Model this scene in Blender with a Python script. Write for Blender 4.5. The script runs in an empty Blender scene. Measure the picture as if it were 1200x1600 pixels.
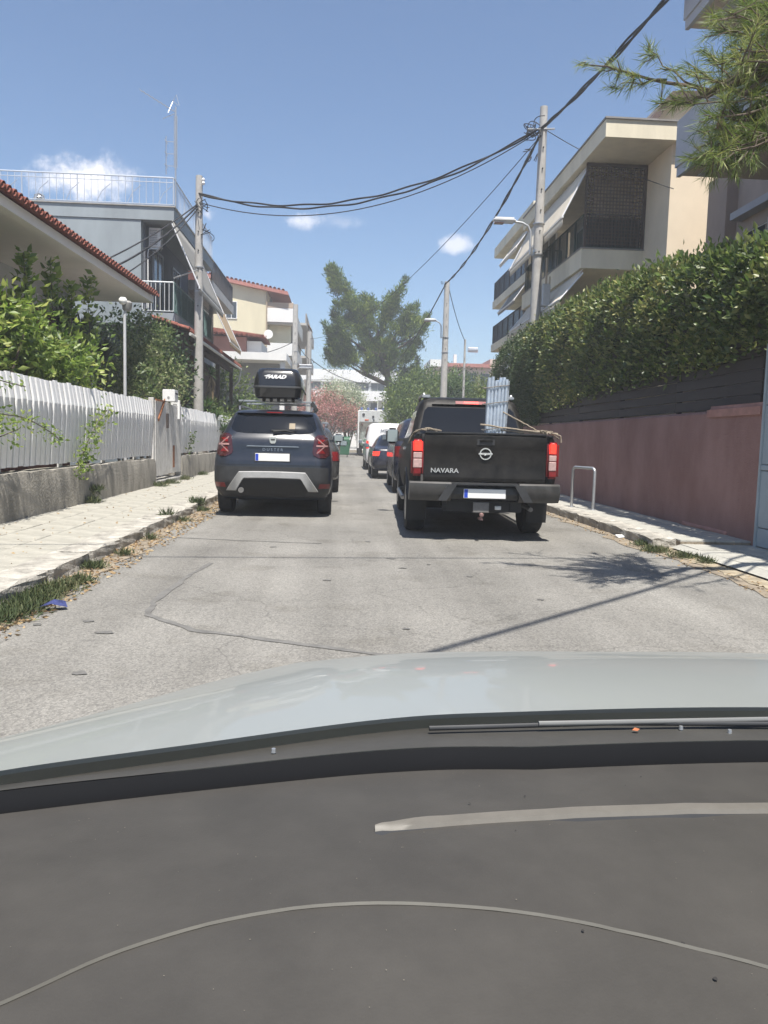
import bpy, bmesh, math, random
import numpy as np
from mathutils import Vector, Matrix
random.seed(7); rng = np.random.default_rng(11)
S = bpy.context.scene; C = S.collection
R = math.radians; PI = math.pi

# ---------------------------------------------------------------- camera
CAM = Vector((0, 0, 1.22))
def basis():
    y = Vector((-67/1200, 113/1200, -1)).normalized(); r = 0.026
    z = Vector((r, 1, 0)); z.z = (y.x*z.x + y.y*z.y)/-y.z; z.normalize()
    x = y.cross(z)
    return Matrix((x, y, z))
BM3 = basis()
cd = bpy.data.cameras.new('camera'); cam = bpy.data.objects.new('camera', cd); C.objects.link(cam)
cam.matrix_world = Matrix.Translation(CAM) @ BM3.to_4x4()
cd.sensor_fit = 'VERTICAL'; cd.sensor_height = 24; cd.lens = 18; cd.clip_start = .05; cd.clip_end = 2000
S.camera = cam
# ---------------------------------------------------------------- world, sun, exposure
SUN = Vector((.065, -.42, 1)).normalized()
S.view_settings.view_transform = 'Standard'; S.view_settings.look = 'None'
S.view_settings.exposure = 0.95; S.view_settings.gamma = 1; S.view_settings.use_curve_mapping = False
W = bpy.data.worlds.new('World'); S.world = W; W.use_nodes = True
nt = W.node_tree; nt.nodes.clear()
out = nt.nodes.new('ShaderNodeOutputWorld'); bg = nt.nodes.new('ShaderNodeBackground')
sky = nt.nodes.new('ShaderNodeTexSky'); sky.sky_type = 'NISHITA'; sky.sun_disc = False
sky.sun_elevation = math.asin(SUN.z); sky.sun_rotation = math.atan2(SUN.x, SUN.y)
sky.altitude = 100; sky.air_density = 1.0; sky.dust_density = .6; sky.ozone_density = 3.6
bg.inputs[1].default_value = .084
tc = nt.nodes.new('ShaderNodeTexCoord')
def wn(t, **k):
    n = nt.nodes.new(t)
    for a, b in k.items(): setattr(n, a, b)
    return n
prev = sky.outputs[0]
nz = wn('ShaderNodeTexNoise'); nz.inputs['Scale'].default_value = 16; nz.inputs['Detail'].default_value = 9; nz.inputs['Roughness'].default_value = .68
nt.links.new(tc.outputs['Generated'], nz.inputs['Vector'])
def cloud(cx, cz, ax, az, dens):
    global prev
    cy = math.sqrt(1 - cx*cx - cz*cz)
    s = wn('ShaderNodeVectorMath', operation='SUBTRACT'); s.inputs[1].default_value = (cx, cy, cz)
    nt.links.new(tc.outputs['Generated'], s.inputs[0])
    m = wn('ShaderNodeVectorMath', operation='MULTIPLY'); m.inputs[1].default_value = (1/ax, .3/ax, 1/az); nt.links.new(s.outputs[0], m.inputs[0])
    l = wn('ShaderNodeVectorMath', operation='LENGTH'); nt.links.new(m.outputs[0], l.inputs[0])
    a = wn('ShaderNodeMath', operation='MULTIPLY_ADD'); a.inputs[1].default_value = 3.4; a.inputs[2].default_value = -1.15
    nt.links.new(nz.outputs[0], a.inputs[0])
    b = wn('ShaderNodeMath', operation='SUBTRACT'); nt.links.new(a.outputs[0], b.inputs[0]); nt.links.new(l.outputs['Value'], b.inputs[1])
    r = wn('ShaderNodeMapRange'); r.interpolation_type = 'SMOOTHSTEP'
    r.inputs[1].default_value = -.45; r.inputs[2].default_value = .55; r.inputs[3].default_value = 0; r.inputs[4].default_value = dens
    nt.links.new(b.outputs[0], r.inputs[0])
    x = wn('ShaderNodeMixRGB'); x.inputs[2].default_value = (8.5, 8.3, 8.6, 1)
    nt.links.new(r.outputs[0], x.inputs[0]); nt.links.new(prev, x.inputs[1]); prev = x.outputs[0]
cloud(-.285, .283, .068, .026, .95)
cloud(-.058, .262, .036, .011, .62)
cloud(.137, .243, .025, .011, .6)
cloud(-.165, .262, .012, .010, .5)
cloud(.0, .262, .03, .010, .2)
cloud(.75, .42, .12, .04, .7); cloud(-.85, .30, .10, .035, .7); cloud(-.6, .5, .08, .02, .5)
nt.links.new(prev, bg.inputs[0]); nt.links.new(bg.outputs[0], out.inputs[0])
sl = bpy.data.lights.new('sun', 'SUN'); sl.energy = 4.4; sl.angle = R(.53); sl.color = (1, .95, .87)
so = bpy.data.objects.new('sun', sl); C.objects.link(so); so.rotation_mode = 'QUATERNION'
so.rotation_quaternion = SUN.to_track_quat('Z', 'Y'); so.location = (5, -20, 40)

# ---------------------------------------------------------------- materials
MATS = {}
def mat(name, col, rough=.75, var=.12, scale=3, bump=0, bscale=40, metal=0, col2=None, blend=.0, spec=.4, coat=0, stretch=None, emit=0):
    if name in MATS: return MATS[name]
    m = bpy.data.materials.new(name); m.use_nodes = True; MATS[name] = m
    n = m.node_tree.nodes; L = m.node_tree.links; p = n['Principled BSDF']
    p.inputs['Roughness'].default_value = rough; p.inputs['Metallic'].default_value = metal
    p.inputs['Specular IOR Level'].default_value = spec
    if coat: p.inputs['Coat Weight'].default_value = coat; p.inputs['Coat Roughness'].default_value = .04
    t = n.new('ShaderNodeTexCoord'); vec = t.outputs['Object']
    if stretch:
        mp = n.new('ShaderNodeMapping'); mp.inputs['Scale'].default_value = stretch; L.new(vec, mp.inputs[0]); vec = mp.outputs[0]
    z = n.new('ShaderNodeTexNoise'); z.inputs['Scale'].default_value = scale; z.inputs['Detail'].default_value = 8; z.inputs['Roughness'].default_value = .65
    L.new(vec, z.inputs['Vector'])
    cr = n.new('ShaderNodeValToRGB'); a = cr.color_ramp.elements
    c1 = tuple(c*(1-var) for c in col); c2 = col2 if col2 else tuple(min(1, c*(1+var)) for c in col)
    a[0].position = .36 + blend; a[0].color = (*c1, 1); a[1].position = .66 + blend; a[1].color = (*c2, 1)
    L.new(z.outputs[0], cr.inputs[0]); L.new(cr.outputs[0], p.inputs['Base Color'])
    if emit:
        L.new(cr.outputs[0], p.inputs['Emission Color']); p.inputs['Emission Strength'].default_value = emit
    if bump:
        z2 = n.new('ShaderNodeTexNoise'); z2.inputs['Scale'].default_value = bscale; z2.inputs['Detail'].default_value = 6
        L.new(t.outputs['Object'], z2.inputs['Vector'])
        b = n.new('ShaderNodeBump'); b.inputs['Strength'].default_value = bump; b.inputs['Distance'].default_value = .02
        L.new(z2.outputs[0], b.inputs['Height']); L.new(b.outputs[0], p.inputs['Normal'])
    return m
def leafmat(name, cols, rough=.5, trans=.3, scale=0.6):
    if name in MATS: return MATS[name]
    m = bpy.data.materials.new(name); m.use_nodes = True; MATS[name] = m
    n = m.node_tree.nodes; L = m.node_tree.links; p = n['Principled BSDF']; o = n['Material Output']
    g = n.new('ShaderNodeNewGeometry'); cr = n.new('ShaderNodeValToRGB'); e = cr.color_ramp.elements
    while len(e) < len(cols): e.new(.5)
    for i, c in enumerate(cols): e[i].position = i/(len(cols)-1); e[i].color = (*c, 1)
    t = n.new('ShaderNodeTexCoord'); z = n.new('ShaderNodeTexNoise'); z.inputs['Scale'].default_value = scale; z.inputs['Detail'].default_value = 2
    L.new(t.outputs['Object'], z.inputs['Vector'])
    a = n.new('ShaderNodeMath'); a.operation = 'MULTIPLY_ADD'; a.inputs[1].default_value = .65; L.new(g.outputs['Random Per Island'], a.inputs[0])
    b = n.new('ShaderNodeMath'); b.operation = 'MULTIPLY_ADD'; b.inputs[1].default_value = 1.1; b.inputs[2].default_value = -.38
    L.new(z.outputs[0], b.inputs[0]); L.new(b.outputs[0], a.inputs[2])
    L.new(a.outputs[0], cr.inputs[0]); L.new(cr.outputs[0], p.inputs['Base Color'])
    p.inputs['Roughness'].default_value = rough; p.inputs['Specular IOR Level'].default_value = .45
    tr = n.new('ShaderNodeBsdfTranslucent'); hs = n.new('ShaderNodeHueSaturation'); hs.inputs['Value'].default_value = 1.6; hs.inputs['Saturation'].default_value = 1.1
    L.new(cr.outputs[0], hs.inputs['Color']); L.new(hs.outputs[0], tr.inputs[0])
    mx = n.new('ShaderNodeMixShader'); mx.inputs[0].default_value = trans
    L.new(p.outputs[0], mx.inputs[1]); L.new(tr.outputs[0], mx.inputs[2]); L.new(mx.outputs[0], o.inputs[0])
    return m

# ---------------------------------------------------------------- builders
class G:
    def __init__(s): s.bm = bmesh.new(); s.mi = 0
    def faces(s, vs, fs):
        b = [s.bm.verts.new(v) for v in vs]
        for f in fs:
            try:
                q = s.bm.faces.new([b[i] for i in f]); q.material_index = s.mi
            except ValueError: pass
        return s
    def box(s, x0, x1, y0, y1, z0, z1):
        v = [(x, y, z) for x in (x0, x1) for y in (y0, y1) for z in (z0, z1)]
        return s.faces(v, [(0,1,3,2),(4,6,7,5),(0,4,5,1),(2,3,7,6),(0,2,6,4),(1,5,7,3)])
    def rbox(s, x0, x1, y0, y1, z0, z1, r=.02, seg=2, jit=0):
        t = bmesh.new(); bmesh.ops.create_cube(t, size=1)
        for v in t.verts:
            v.co = Vector(((x0+x1)/2 + v.co.x*(x1-x0), (y0+y1)/2 + v.co.y*(y1-y0), (z0+z1)/2 + v.co.z*(z1-z0)))
            if jit: v.co += Vector([random.uniform(-jit, jit) for _ in range(3)])
        bmesh.ops.bevel(t, geom=t.edges[:], offset=r, segments=seg, affect='EDGES', clamp_overlap=True)
        t.verts.ensure_lookup_table(); t.verts.index_update()
        s.faces([v.co.copy() for v in t.verts], [[v.index for v in f.verts] for f in t.faces]); t.free(); return s
    def obox(s, c, ax, ay, az):   # oriented box, half axes
        c, ax, ay, az = map(Vector, (c, ax, ay, az))
        v = [c + ax*i + ay*j + az*k for i in (-1,1) for j in (-1,1) for k in (-1,1)]
        return s.faces(v, [(0,1,3,2),(4,6,7,5),(0,4,5,1),(2,3,7,6),(0,2,6,4),(1,5,7,3)])
    def tube(s, pts, r, n=8, cap=True):
        pts = [Vector(p) for p in pts]; rs = r if isinstance(r, (list, tuple)) else [r]*len(pts)
        t0 = (pts[1]-pts[0]).normalized(); a = t0.orthogonal().normalized(); vs = []; N = len(pts)
        for i, p in enumerate(pts):
            t = (pts[min(i+1, N-1)] - pts[max(i-1, 0)]).normalized()
            a = (a - t*a.dot(t))
            a = a.normalized() if a.length > 1e-6 else t.orthogonal().normalized()
            b = t.cross(a)
            for k in range(n):
                an = 2*PI*k/n; vs.append(p + (a*math.cos(an) + b*math.sin(an))*rs[i])
        fs = [(i*n+k, i*n+(k+1)%n, (i+1)*n+(k+1)%n, (i+1)*n+k) for i in range(N-1) for k in range(n)]
        if cap: fs += [tuple(range(n))[::-1], tuple(range((N-1)*n, N*n))]
        return s.faces(vs, fs)
    def lathe(s, prof, c, axis='Z', n=24):   # prof: (r, h)
        vs = []
        for r, h in prof:
            for k in range(n):
                a = 2*PI*k/n; u, v = r*math.cos(a), r*math.sin(a)
                p = {'Z': (u, v, h), 'X': (h, u, v), 'Y': (u, h, v)}[axis]
                vs.append((c[0]+p[0], c[1]+p[1], c[2]+p[2]))
        N = len(prof)
        fs = [(i*n+k, i*n+(k+1)%n, (i+1)*n+(k+1)%n, (i+1)*n+k) for i in range(N-1) for k in range(n)]
        fs += [tuple(range(n))[::-1], tuple(range((N-1)*n, N*n))]
        return s.faces(vs, fs)
    def grid(s, rows, closed=False):
        vs = [p for r in rows for p in r]; m = len(rows[0]); k = m if closed else m-1
        return s.faces(vs, [(i*m+j, i*m+(j+1)%m, (i+1)*m+(j+1)%m, (i+1)*m+j) for i in range(len(rows)-1) for j in range(k)])
    def prism(s, poly, axis, h0, h1):  # poly 2D extruded along axis
        def P(a, b, h): return {'X': (h, a, b), 'Y': (a, h, b), 'Z': (a, b, h)}[axis]
        n = len(poly); vs = [P(a, b, h0) for a, b in poly] + [P(a, b, h1) for a, b in poly]
        return s.faces(vs, [tuple(range(n)), tuple(range(n, 2*n))[::-1]] + [(i, i+n, (i+1) % n + n, (i+1) % n) for i in range(n)])
def tag(o, label=None, cat=None, group=None, kind=None):
    for k, v in (('label', label), ('category', cat), ('group', group), ('kind', kind)):
        if v: o[k] = v
    return o
def link(name, me, mats, parent=None, world=True, smooth=None):
    if not isinstance(mats, (list, tuple)): mats = [mats]
    for m in mats: me.materials.append(m)
    o = bpy.data.objects.new(name, me); C.objects.link(o)
    if parent:
        o.parent = parent
        if world:
            q = parent; off = Vector((0, 0, 0))
            while q: off += q.location; q = q.parent
            me.transform(Matrix.Translation(-off))
    if smooth is not None:
        for p in me.polygons: p.use_smooth = True
        try: me.set_sharp_from_angle(angle=R(smooth))
        except Exception: pass
    return o
def part(name, g, m, parent=None, smooth=None, world=True, recalc=True):
    if recalc: bmesh.ops.recalc_face_normals(g.bm, faces=g.bm.faces[:])
    me = bpy.data.meshes.new(name); g.bm.to_mesh(me); g.bm.free()
    return link(name, me, m, parent, world, smooth)
def thing(name, label, cat, loc=(0,0,0), rz=0, group=None):
    o = bpy.data.objects.new(name, None); C.objects.link(o); o.location = loc; o.rotation_euler = (0, 0, rz)
    o.empty_display_size = .2
    return tag(o, label, cat, group)
def struct(name, g, m, parent=None, smooth=None):
    return tag(part(name, g, m, parent, smooth), kind='structure')
def copy_tree(o, parent=None):
    c = o.copy(); C.objects.link(c); c.parent = parent
    for ch in o.children: copy_tree(ch, c)
    return c
def clone(name, o, loc, parent, rot=None, scale=None):
    c = o.copy(); C.objects.link(c); c.parent = parent; c.location = loc
    if rot: c.rotation_euler = rot
    if scale: c.scale = scale
    return c
def text(name, s, size, m, parent, loc, rot=(PI/2, 0, 0), ext=.004, shear=0, off=0, sx=1, project=None):
    cu = bpy.data.curves.new('lettering', 'FONT'); cu.body = s; cu.size = size; cu.extrude = ext; cu.shear = shear; cu.offset = off
    cu.align_x = 'CENTER'; cu.align_y = 'CENTER'; cu.resolution_u = 3
    t = bpy.data.objects.new('tmp', cu); C.objects.link(t); bpy.context.view_layer.update()
    me = bpy.data.meshes.new_from_object(t.evaluated_get(bpy.context.evaluated_depsgraph_get()))
    bpy.data.objects.remove(t); me.materials.clear()
    me.transform(Matrix.Diagonal((sx, 1, 1, 1)))
    o = link(name, me, m, parent, world=False); o.location = loc; o.rotation_euler = rot
    if project:
        me.transform(Matrix.Translation(loc) @ Matrix.Rotation(rot[0], 4, 'X')); o.location = (0,0,0); o.rotation_euler = (0,0,0)
        for v in me.vertices: v.co.y = project(v.co.x, v.co.z) + (v.co.y - loc[1])
    return o
def fastmesh(name, V, F):   # V (n,3), F (m,k) same size faces
    me = bpy.data.meshes.new(name); V = np.asarray(V, np.float32); F = np.asarray(F, np.int32); k = F.shape[1]
    me.vertices.add(len(V)); me.vertices.foreach_set('co', V.ravel())
    me.loops.add(F.size); me.loops.foreach_set('vertex_index', F.ravel())
    me.polygons.add(len(F)); me.polygons.foreach_set('loop_start', np.arange(0, F.size, k, dtype=np.int32))
    me.polygons.foreach_set('loop_total', np.full(len(F), k, np.int32))
    me.update(calc_edges=True); return me
def unit(a): return a/np.maximum(np.linalg.norm(a, axis=1, keepdims=True), 1e-9)
def leaves(name, P, L, m, parent=None, D=None, spread=1., wid=.28, fold=.12, droop=0, kind=None):
    """folded leaf faces at points P; D preferred direction"""
    P = np.asarray(P, float); N = len(P); d = rng.normal(size=(N, 3))*spread
    if D is not None: d = d + D
    d[:, 2] -= droop; d = unit(d); s = unit(np.cross(d, rng.normal(size=(N, 3)))); n = np.cross(s, d)
    L = (L*rng.uniform(.65, 1.25, N))[:, None]
    b = P; t = P + d*L; mid = P + d*L*.48 + n*L*fold
    V = np.stack([b, mid + s*L*wid, t, mid - s*L*wid], 1).reshape(-1, 3)
    i = np.arange(N)[:, None]*4
    F = np.concatenate([i + [0, 1, 2], i + [0, 2, 3]], 1).reshape(-1, 3)
    o = link(name, fastmesh(name, V, F), m, parent)
    return tag(o, kind=kind) if kind else o
def inball(n, c, r, shell=0.):
    d = unit(rng.normal(size=(n, 3))); q = rng.uniform(shell, 1, (n, 1))**(1/2.2)
    return np.array(c) + d*q*np.array(r)
def clumped(centres, n, sig):
    k = rng.integers(0, len(centres), n); off = rng.normal(size=(n, 3))*sig
    return centres[k] + off, off
def gp(px, py, z=0.):     # point of the photograph on a horizontal plane
    d = BM3 @ Vector(((px-600)/1200, (800-py)/1200, -1)); return d*((z-CAM.z)/d.z) + CAM
def dp(px, py, D):        # point of the photograph at distance D
    d = BM3 @ Vector(((px-600)/1200, (800-py)/1200, -1)); return d*(D/d.y) + CAM

# common materials
M_conc = mat('concrete', (.34,.33,.31), .85, .18, 4, .35, 60)
M_pole = mat('pole_concrete', (.40,.385,.36), .85, .12, 5, .3, 40)
M_kerb = mat('kerb_concrete', (.36,.34,.30), .9, .35, 6, .8, 35)
M_slab = mat('pavement_slab', (.35,.335,.29), .85, .2, 3, .3, 60)
M_slab2 = mat('pavement_slab_grey', (.38,.37,.33), .85, .14, 5, .3, 60)
M_white = mat('white_paint', (.74,.74,.73), .55, .06, 8)
M_fence = mat('fence_paint', (.80,.80,.80), .5, .10, 5, .15, 30, stretch=(1,1,.3))
M_metal = mat('galvanised', (.45,.46,.47), .4, .08, 20, metal=.7)
M_cable = mat('cable_rubber', (.02,.02,.022), .6)
M_dark = mat('dark_plastic', (.035,.036,.038), .55, .2, 8)
M_black = mat('blackish', (.012,.012,.013), .6)
M_tyre = mat('tyre_rubber', (.028,.028,.029), .85, .25, 12, .3, 60)
M_rim = mat('alloy', (.35,.35,.36), .35, .1, metal=.8)
M_glass = mat('dark_glass', (.008,.010,.014), .05, .1, spec=.3)
M_pane = mat('window_pane', (.05,.06,.07), .08, .2, spec=.6)
M_tile = mat('roof_tile_clay', (.255,.085,.06), .85, .4, 4, .3, 40)
M_red = mat('lamp_red', (.17,.008,.010), .3, .25, 20, coat=.3)
M_redlit = mat('lamp_red_lit', (1,.035,.02), .3, .05, emit=.9)
M_clear = mat('lamp_clear', (.38,.22,.21), .2, .15, 30, coat=.5)
M_chrome = mat('chrome', (.65,.66,.68), .18, .03, metal=.9)
M_plate = mat('number_plate_white', (.75,.75,.73), .4, .03)
M_blue = mat('plate_blue', (.02,.06,.45), .4, .05)
M_soil = mat('dry_soil', (.24,.20,.15), .95, .3, 6, .8, 30)
# ================================================================ SETTING
def asphalt():
    m = bpy.data.materials.new('asphalt'); m.use_nodes = True
    n = m.node_tree.nodes; L = m.node_tree.links; p = n['Principled BSDF']; p.inputs['Roughness'].default_value = .82; p.inputs['Specular IOR Level'].default_value = .35
    t = n.new('ShaderNodeTexCoord')
    def noise(s, d=6, st=None):
        z = n.new('ShaderNodeTexNoise'); z.inputs['Scale'].default_value = s; z.inputs['Detail'].default_value = d
        if st:
            mp = n.new('ShaderNodeMapping'); mp.inputs['Scale'].default_value = st; L.new(t.outputs['Object'], mp.inputs[0]); L.new(mp.outputs[0], z.inputs['Vector'])
        else: L.new(t.outputs['Object'], z.inputs['Vector'])
        return z.outputs[0]
    def ramp(src, a, b, ca, cb):
        c = n.new('ShaderNodeValToRGB'); e = c.color_ramp.elements; e[0].position = a; e[1].position = b; e[0].color = (*ca, 1); e[1].color = (*cb, 1); L.new(src, c.inputs[0]); return c.outputs[0]
    def mix(k, a, b, f=1, src=None):
        x = n.new('ShaderNodeMixRGB'); x.blend_type = k; x.inputs[0].default_value = f
        if src is not None: L.new(src, x.inputs[0])
        L.new(a, x.inputs[1]); L.new(b, x.inputs[2]); return x.outputs[0]
    base = ramp(noise(.55, 7), .3, .7, (.185,.181,.172), (.262,.256,.243))
    streak = ramp(noise(1.3, 6, (1.5,.07,1)), .35, .66, (.78,.775,.76), (1.06,1.055,1.04))
    base = mix('MULTIPLY', base, streak)
    stain = ramp(noise(1.7, 8), .56, .70, (1,1,1), (.80,.79,.77)); base = mix('MULTIPLY', base, stain)
    v = n.new('ShaderNodeTexVoronoi'); v.inputs['Scale'].default_value = 95; L.new(t.outputs['Object'], v.inputs['Vector'])
    sp = ramp(v.outputs['Color'], .1, .95, (.62,.61,.60), (1.45,1.43,1.38)); base = mix('MULTIPLY', base, sp, .75)
    fine = ramp(noise(160, 3), .35, .7, (.75,.75,.75), (1.2,1.2,1.2)); base = mix('MULTIPLY', base, fine, .8)
    # hairline cracks
    v2 = n.new('ShaderNodeTexVoronoi'); v2.feature = 'DISTANCE_TO_EDGE'; v2.inputs['Scale'].default_value = .8
    dn = n.new('ShaderNodeMixRGB'); dn.blend_type = 'ADD'; dn.inputs[0].default_value = .35
    zz = n.new('ShaderNodeTexNoise'); zz.inputs['Scale'].default_value = 3; zz.inputs['Detail'].default_value = 8
    L.new(t.outputs['Object'], zz.inputs['Vector']); L.new(t.outputs['Object'], dn.inputs[1]); L.new(zz.outputs['Color'], dn.inputs[2]); L.new(dn.outputs[0], v2.inputs['Vector'])
    ck = ramp(v2.outputs['Distance'], .0, .006, (.45,.45,.45), (1,1,1)); base = mix('MULTIPLY', base, ck, .55)
    L.new(base, p.inputs['Base Color'])
    b = n.new('ShaderNodeBump'); b.inputs['Strength'].default_value = .55; b.inputs['Distance'].default_value = .006
    L.new(v.outputs['Distance'], b.inputs['Height']); L.new(b.outputs[0], p.inputs['Normal'])
    return m
M_asph = asphalt(); MATS['asphalt'] = M_asph
M_ground = mat('ground_earth', (.17,.15,.11), .95, .3, 1.5, .6, 20)
struct('ground', G().faces([(-150,-35,-.02),(150,-35,-.02),(150,165,-.02),(-150,165,-.02)], [(0,1,2,3)]), M_ground)
g = G(); g.faces([(-2.32,-30,0),(4.1,-30,0),(4.1,75,0),(-2.32,75,0)], [(0,1,2,3)])
g.faces([(-60,68,0),(-2.32,68,0),(-2.32,75,0),(-60,75,0)], [(0,1,2,3)]); g.faces([(4.1,68,0),(60,68,0),(60,75,0),(4.1,75,0)], [(0,1,2,3)])
road = struct('road', g, M_asph)
# old tar seam and patch
M_tar = mat('tar_seam', (.15,.146,.138), .8, .2, 9, .4, 60)
def ribbon(pts, w, z):
    P = [Vector(p) for p in pts]; rows = []; Q = []
    for a, b in zip(P[:-1], P[1:]):
        for k in range(6): Q.append(a.lerp(b, k/6))
    Q.append(P[-1])
    for i, p in enumerate(Q):
        t = (Q[min(i+1, len(Q)-1)] - Q[max(0, i-1)]).normalized(); s = Vector((-t.y, t.x)); ww = w*random.uniform(.6, 1.25)/2
        q = p + s*random.uniform(-.012, .012); rows.append([(q.x+s.x*ww, q.y+s.y*ww, z), (q.x-s.x*ww, q.y-s.y*ww, z)])
    return rows
g = G(); g.grid(ribbon([(-1.22,7.42),(-1.31,6.7),(-1.34,5.6),(-1.28,5.2),(-.91,4.81),(-.41,4.59),(.27,4.27),(1.0,4.0)], .055, .004)); struct('tar_seam', g, M_tar, road)
g = G(); g.grid(ribbon([(-2.2,9.3),(-1.2,9.1),(-.2,8.95)], .03, .004)); struct('tar_seam', g, M_tar, road)
M_spot = mat('oil_spot', (.135,.131,.123), .7, .2, 20)
for (x, y, r) in [(-1.62,5.0,.045),(-1.42,4.72,.06),(-1.9,4.9,.035),(-.74,8.6,.04),(.55,7.9,.05),(.62,7.3,.04),(1.2,6.9,.035),(-.1,6.6,.04),(1.6,5.9,.03),(-1.3,3.9,.04),(.9,7.55,.03),(.35,9.2,.04),(.45,4.9,.03)]:
    g = G(); g.faces([(x + r*random.uniform(.6,1.3)*math.cos(a*PI/5), y + r*.8*random.uniform(.6,1.3)*math.sin(a*PI/5), .005) for a in range(10)], [tuple(range(10))]); struct('oil_stain', g, M_spot, road)
# dirt strips along the kerbs
def strip(x0, x1, y0, y1, z, n=40, jag=.10, side=1):
    rows = []
    for i in range(n+1):
        y = y0 + (y1-y0)*i/n; j = random.uniform(-jag, jag)
        rows.append([(x0, y, z), (x1 + j*side, y, z)])
    return G().grid(rows)
struct('gutter_dirt', strip(-2.32, -2.08, 3.5, 20, .006, 70, .09), M_soil)
struct('gutter_dirt', strip(4.12, 3.62, 3.0, 20, .006, 60, .10), M_soil)
struct('gutter_dirt', strip(4.12, 3.78, 3.0, 9.2, .011, 40, .05), mat('dry_soil_pale', (.33,.28,.20), .95, .3, 8, .8, 40))

struct('bounce_ground', G().faces([(-14,1,-.008),(-4.32,1,-.008),(-4.32,24,-.008),(-14,24,-.008)], [(0,1,2,3)]), mat('bounce_ground_pale', (.50,.46,.40), .9, .15, 2))  # unseen pale ground added to bounce light up onto the eave soffit
# pavements
def pavement(side, x0, x1, y0, y1, yn, m, nx, pitch, z):
    b = struct('pavement', G().box(x0, x1, y0, y1, -.01, z-.022), M_soil)
    w = (x1-x0)/nx; me = None; protos = []
    for k in range(3):
        o = part('paving_slab', G().rbox(.006, w-.006, .006, pitch-.006, -.03, 0, .006, 1, .0015), m, b, world=False); protos.append(o)
    first = [True]*3; i = 0; y = y0
    while y + pitch <= yn + 1e-6:
        for c in range(nx):
            k = random.randrange(3); q = protos[k]
            if not first[k]: q = q.copy(); C.objects.link(q); q.parent = b
            first[k] = False
            q.location = (x0 + c*w, y, z + random.uniform(-.003, .003)); q.rotation_euler = (random.uniform(-.005,.005), random.uniform(-.005,.005), 0)
        y += pitch
    struct('paving', G().box(x0, x1, y+.01, y1, -.01, z), m, b)
    return b
pavement(-1, -4.02, -2.62, 4.4, 66, 25.4, M_slab, 3, .5, .12)
pavement(1, 4.12, 5.02, 9.0, 66, 20.0, M_slab2, 2, .5, .12)
b = pavement(1, 4.12, 5.02, 2.0, 9.0, 8.5, M_slab2, 2, .5, .07)
def kerb(x0, x1, y0, y1, yn, z):
    k = struct('kerb', G().box(x0, x1, yn+.01, y1, -.01, z), M_kerb)
    y = y0; n = 0
    pr = []
    for v in range(4):
        t = bmesh.new(); bmesh.ops.create_cube(t, size=1)
        bmesh.ops.subdivide_edges(t, edges=t.edges[:], cuts=3, use_grid_fill=True)
        bmesh.ops.bevel(t, geom=[e for e in t.edges if e.calc_face_angle(0) > 1], offset=.06, segments=1, affect='EDGES')
        for w in t.verts:
            w.co = Vector((w.co.x*(x1-x0), w.co.y*.985, w.co.z*(z+.03))) + Vector([random.uniform(-.008, .008) for _ in range(3)])
        me = bpy.data.meshes.new('kerb_stone'); t.to_mesh(me); t.free(); me.materials.append(M_kerb); pr.append(me)
    while y < yn - .5:
        o = bpy.data.objects.new('kerb_stone', random.choice(pr)); C.objects.link(o); o.parent = k
        o.location = ((x0+x1)/2 + random.uniform(-.008,.008), y+.5, (z-.03)/2 + random.uniform(-.004,.006)); o.rotation_euler = (0, 0, random.uniform(-.008,.008)); y += 1.0
    return k
kerb(-2.64, -2.30, 4.2, 66, 26.2, .13); kerb(3.82, 4.14, 9.1, 66, 21.1, .13)
# driveway lip
struct('driveway_apron', G().faces([(4.0,2,.03),(4.13,2,.066),(4.13,9,.066),(4.0,9,.03)], [(0,1,2,3)]), M_slab2)
# litter, dead leaves and weeds in the gutters
def litter(name, n, x0, x1, y0, y1, z, m, s):
    P = np.stack([rng.uniform(x0, x1, n), y0 + (y1-y0)*rng.uniform(0, 1, n)**1.1, np.full(n, z)], 1)
    D = np.zeros((n, 3)); D[:, 2] = .05; d = rng.normal(size=(n, 3)); d[:, 2] *= .12
    return leaves(name, P, s, m, None, d*3, .2, .25, .15, kind='stuff')
M_dead = leafmat('dead_leaf', [(.20,.12,.06), (.34,.24,.13), (.45,.36,.22)], .8, .1, 3)
litter('dead_leaves', 1500, -2.30, -1.92, 4.2, 17, .012, M_dead, .045)
litter('dead_leaves', 700, 3.55, 4.0, 3.5, 16, .014, M_dead, .035)
litter('dead_leaves', 160, -3.95, -2.7, 5.5, 19, .13, M_dead, .035)
M_grass = leafmat('weed_grass', [(.035,.055,.022), (.07,.095,.035), (.17,.16,.08)], .7, .15, 2)
def weeds(pts, name='weeds', L=.10):
    P = []
    for (x, y, z, r, n) in pts:
        q = rng.normal(size=(n, 3))*[r, r, 0]; P.append(q*.6 + [x, y, z])
    P = np.concatenate(P); D = np.zeros_like(P); D[:, 2] = 1.1
    P = np.repeat(P, 2, 0) + rng.normal(size=(len(P)*2, 3))*[.025,.025,0]; D = np.repeat(D, 2, 0)*rng.uniform(.3, 1, (len(P), 1)); return leaves(name, P, L*.85, M_grass, None, D, .8, .055, .05, kind='stuff')
wp = [(-2.17, 5.0+.25*i, .01, .12, 260) for i in range(5)] + [(-2.1, 6.3, .01, .08, 140), (-2.2, 7.0, .01, .07, 160), (-2.15, 7.8, .01, .05, 60), (-2.2, 9.0, .01, .05, 50), (-2.2, 11.0, .01, .05, 60), (-2.24, 12.6, .01, .09, 160)]
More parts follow.
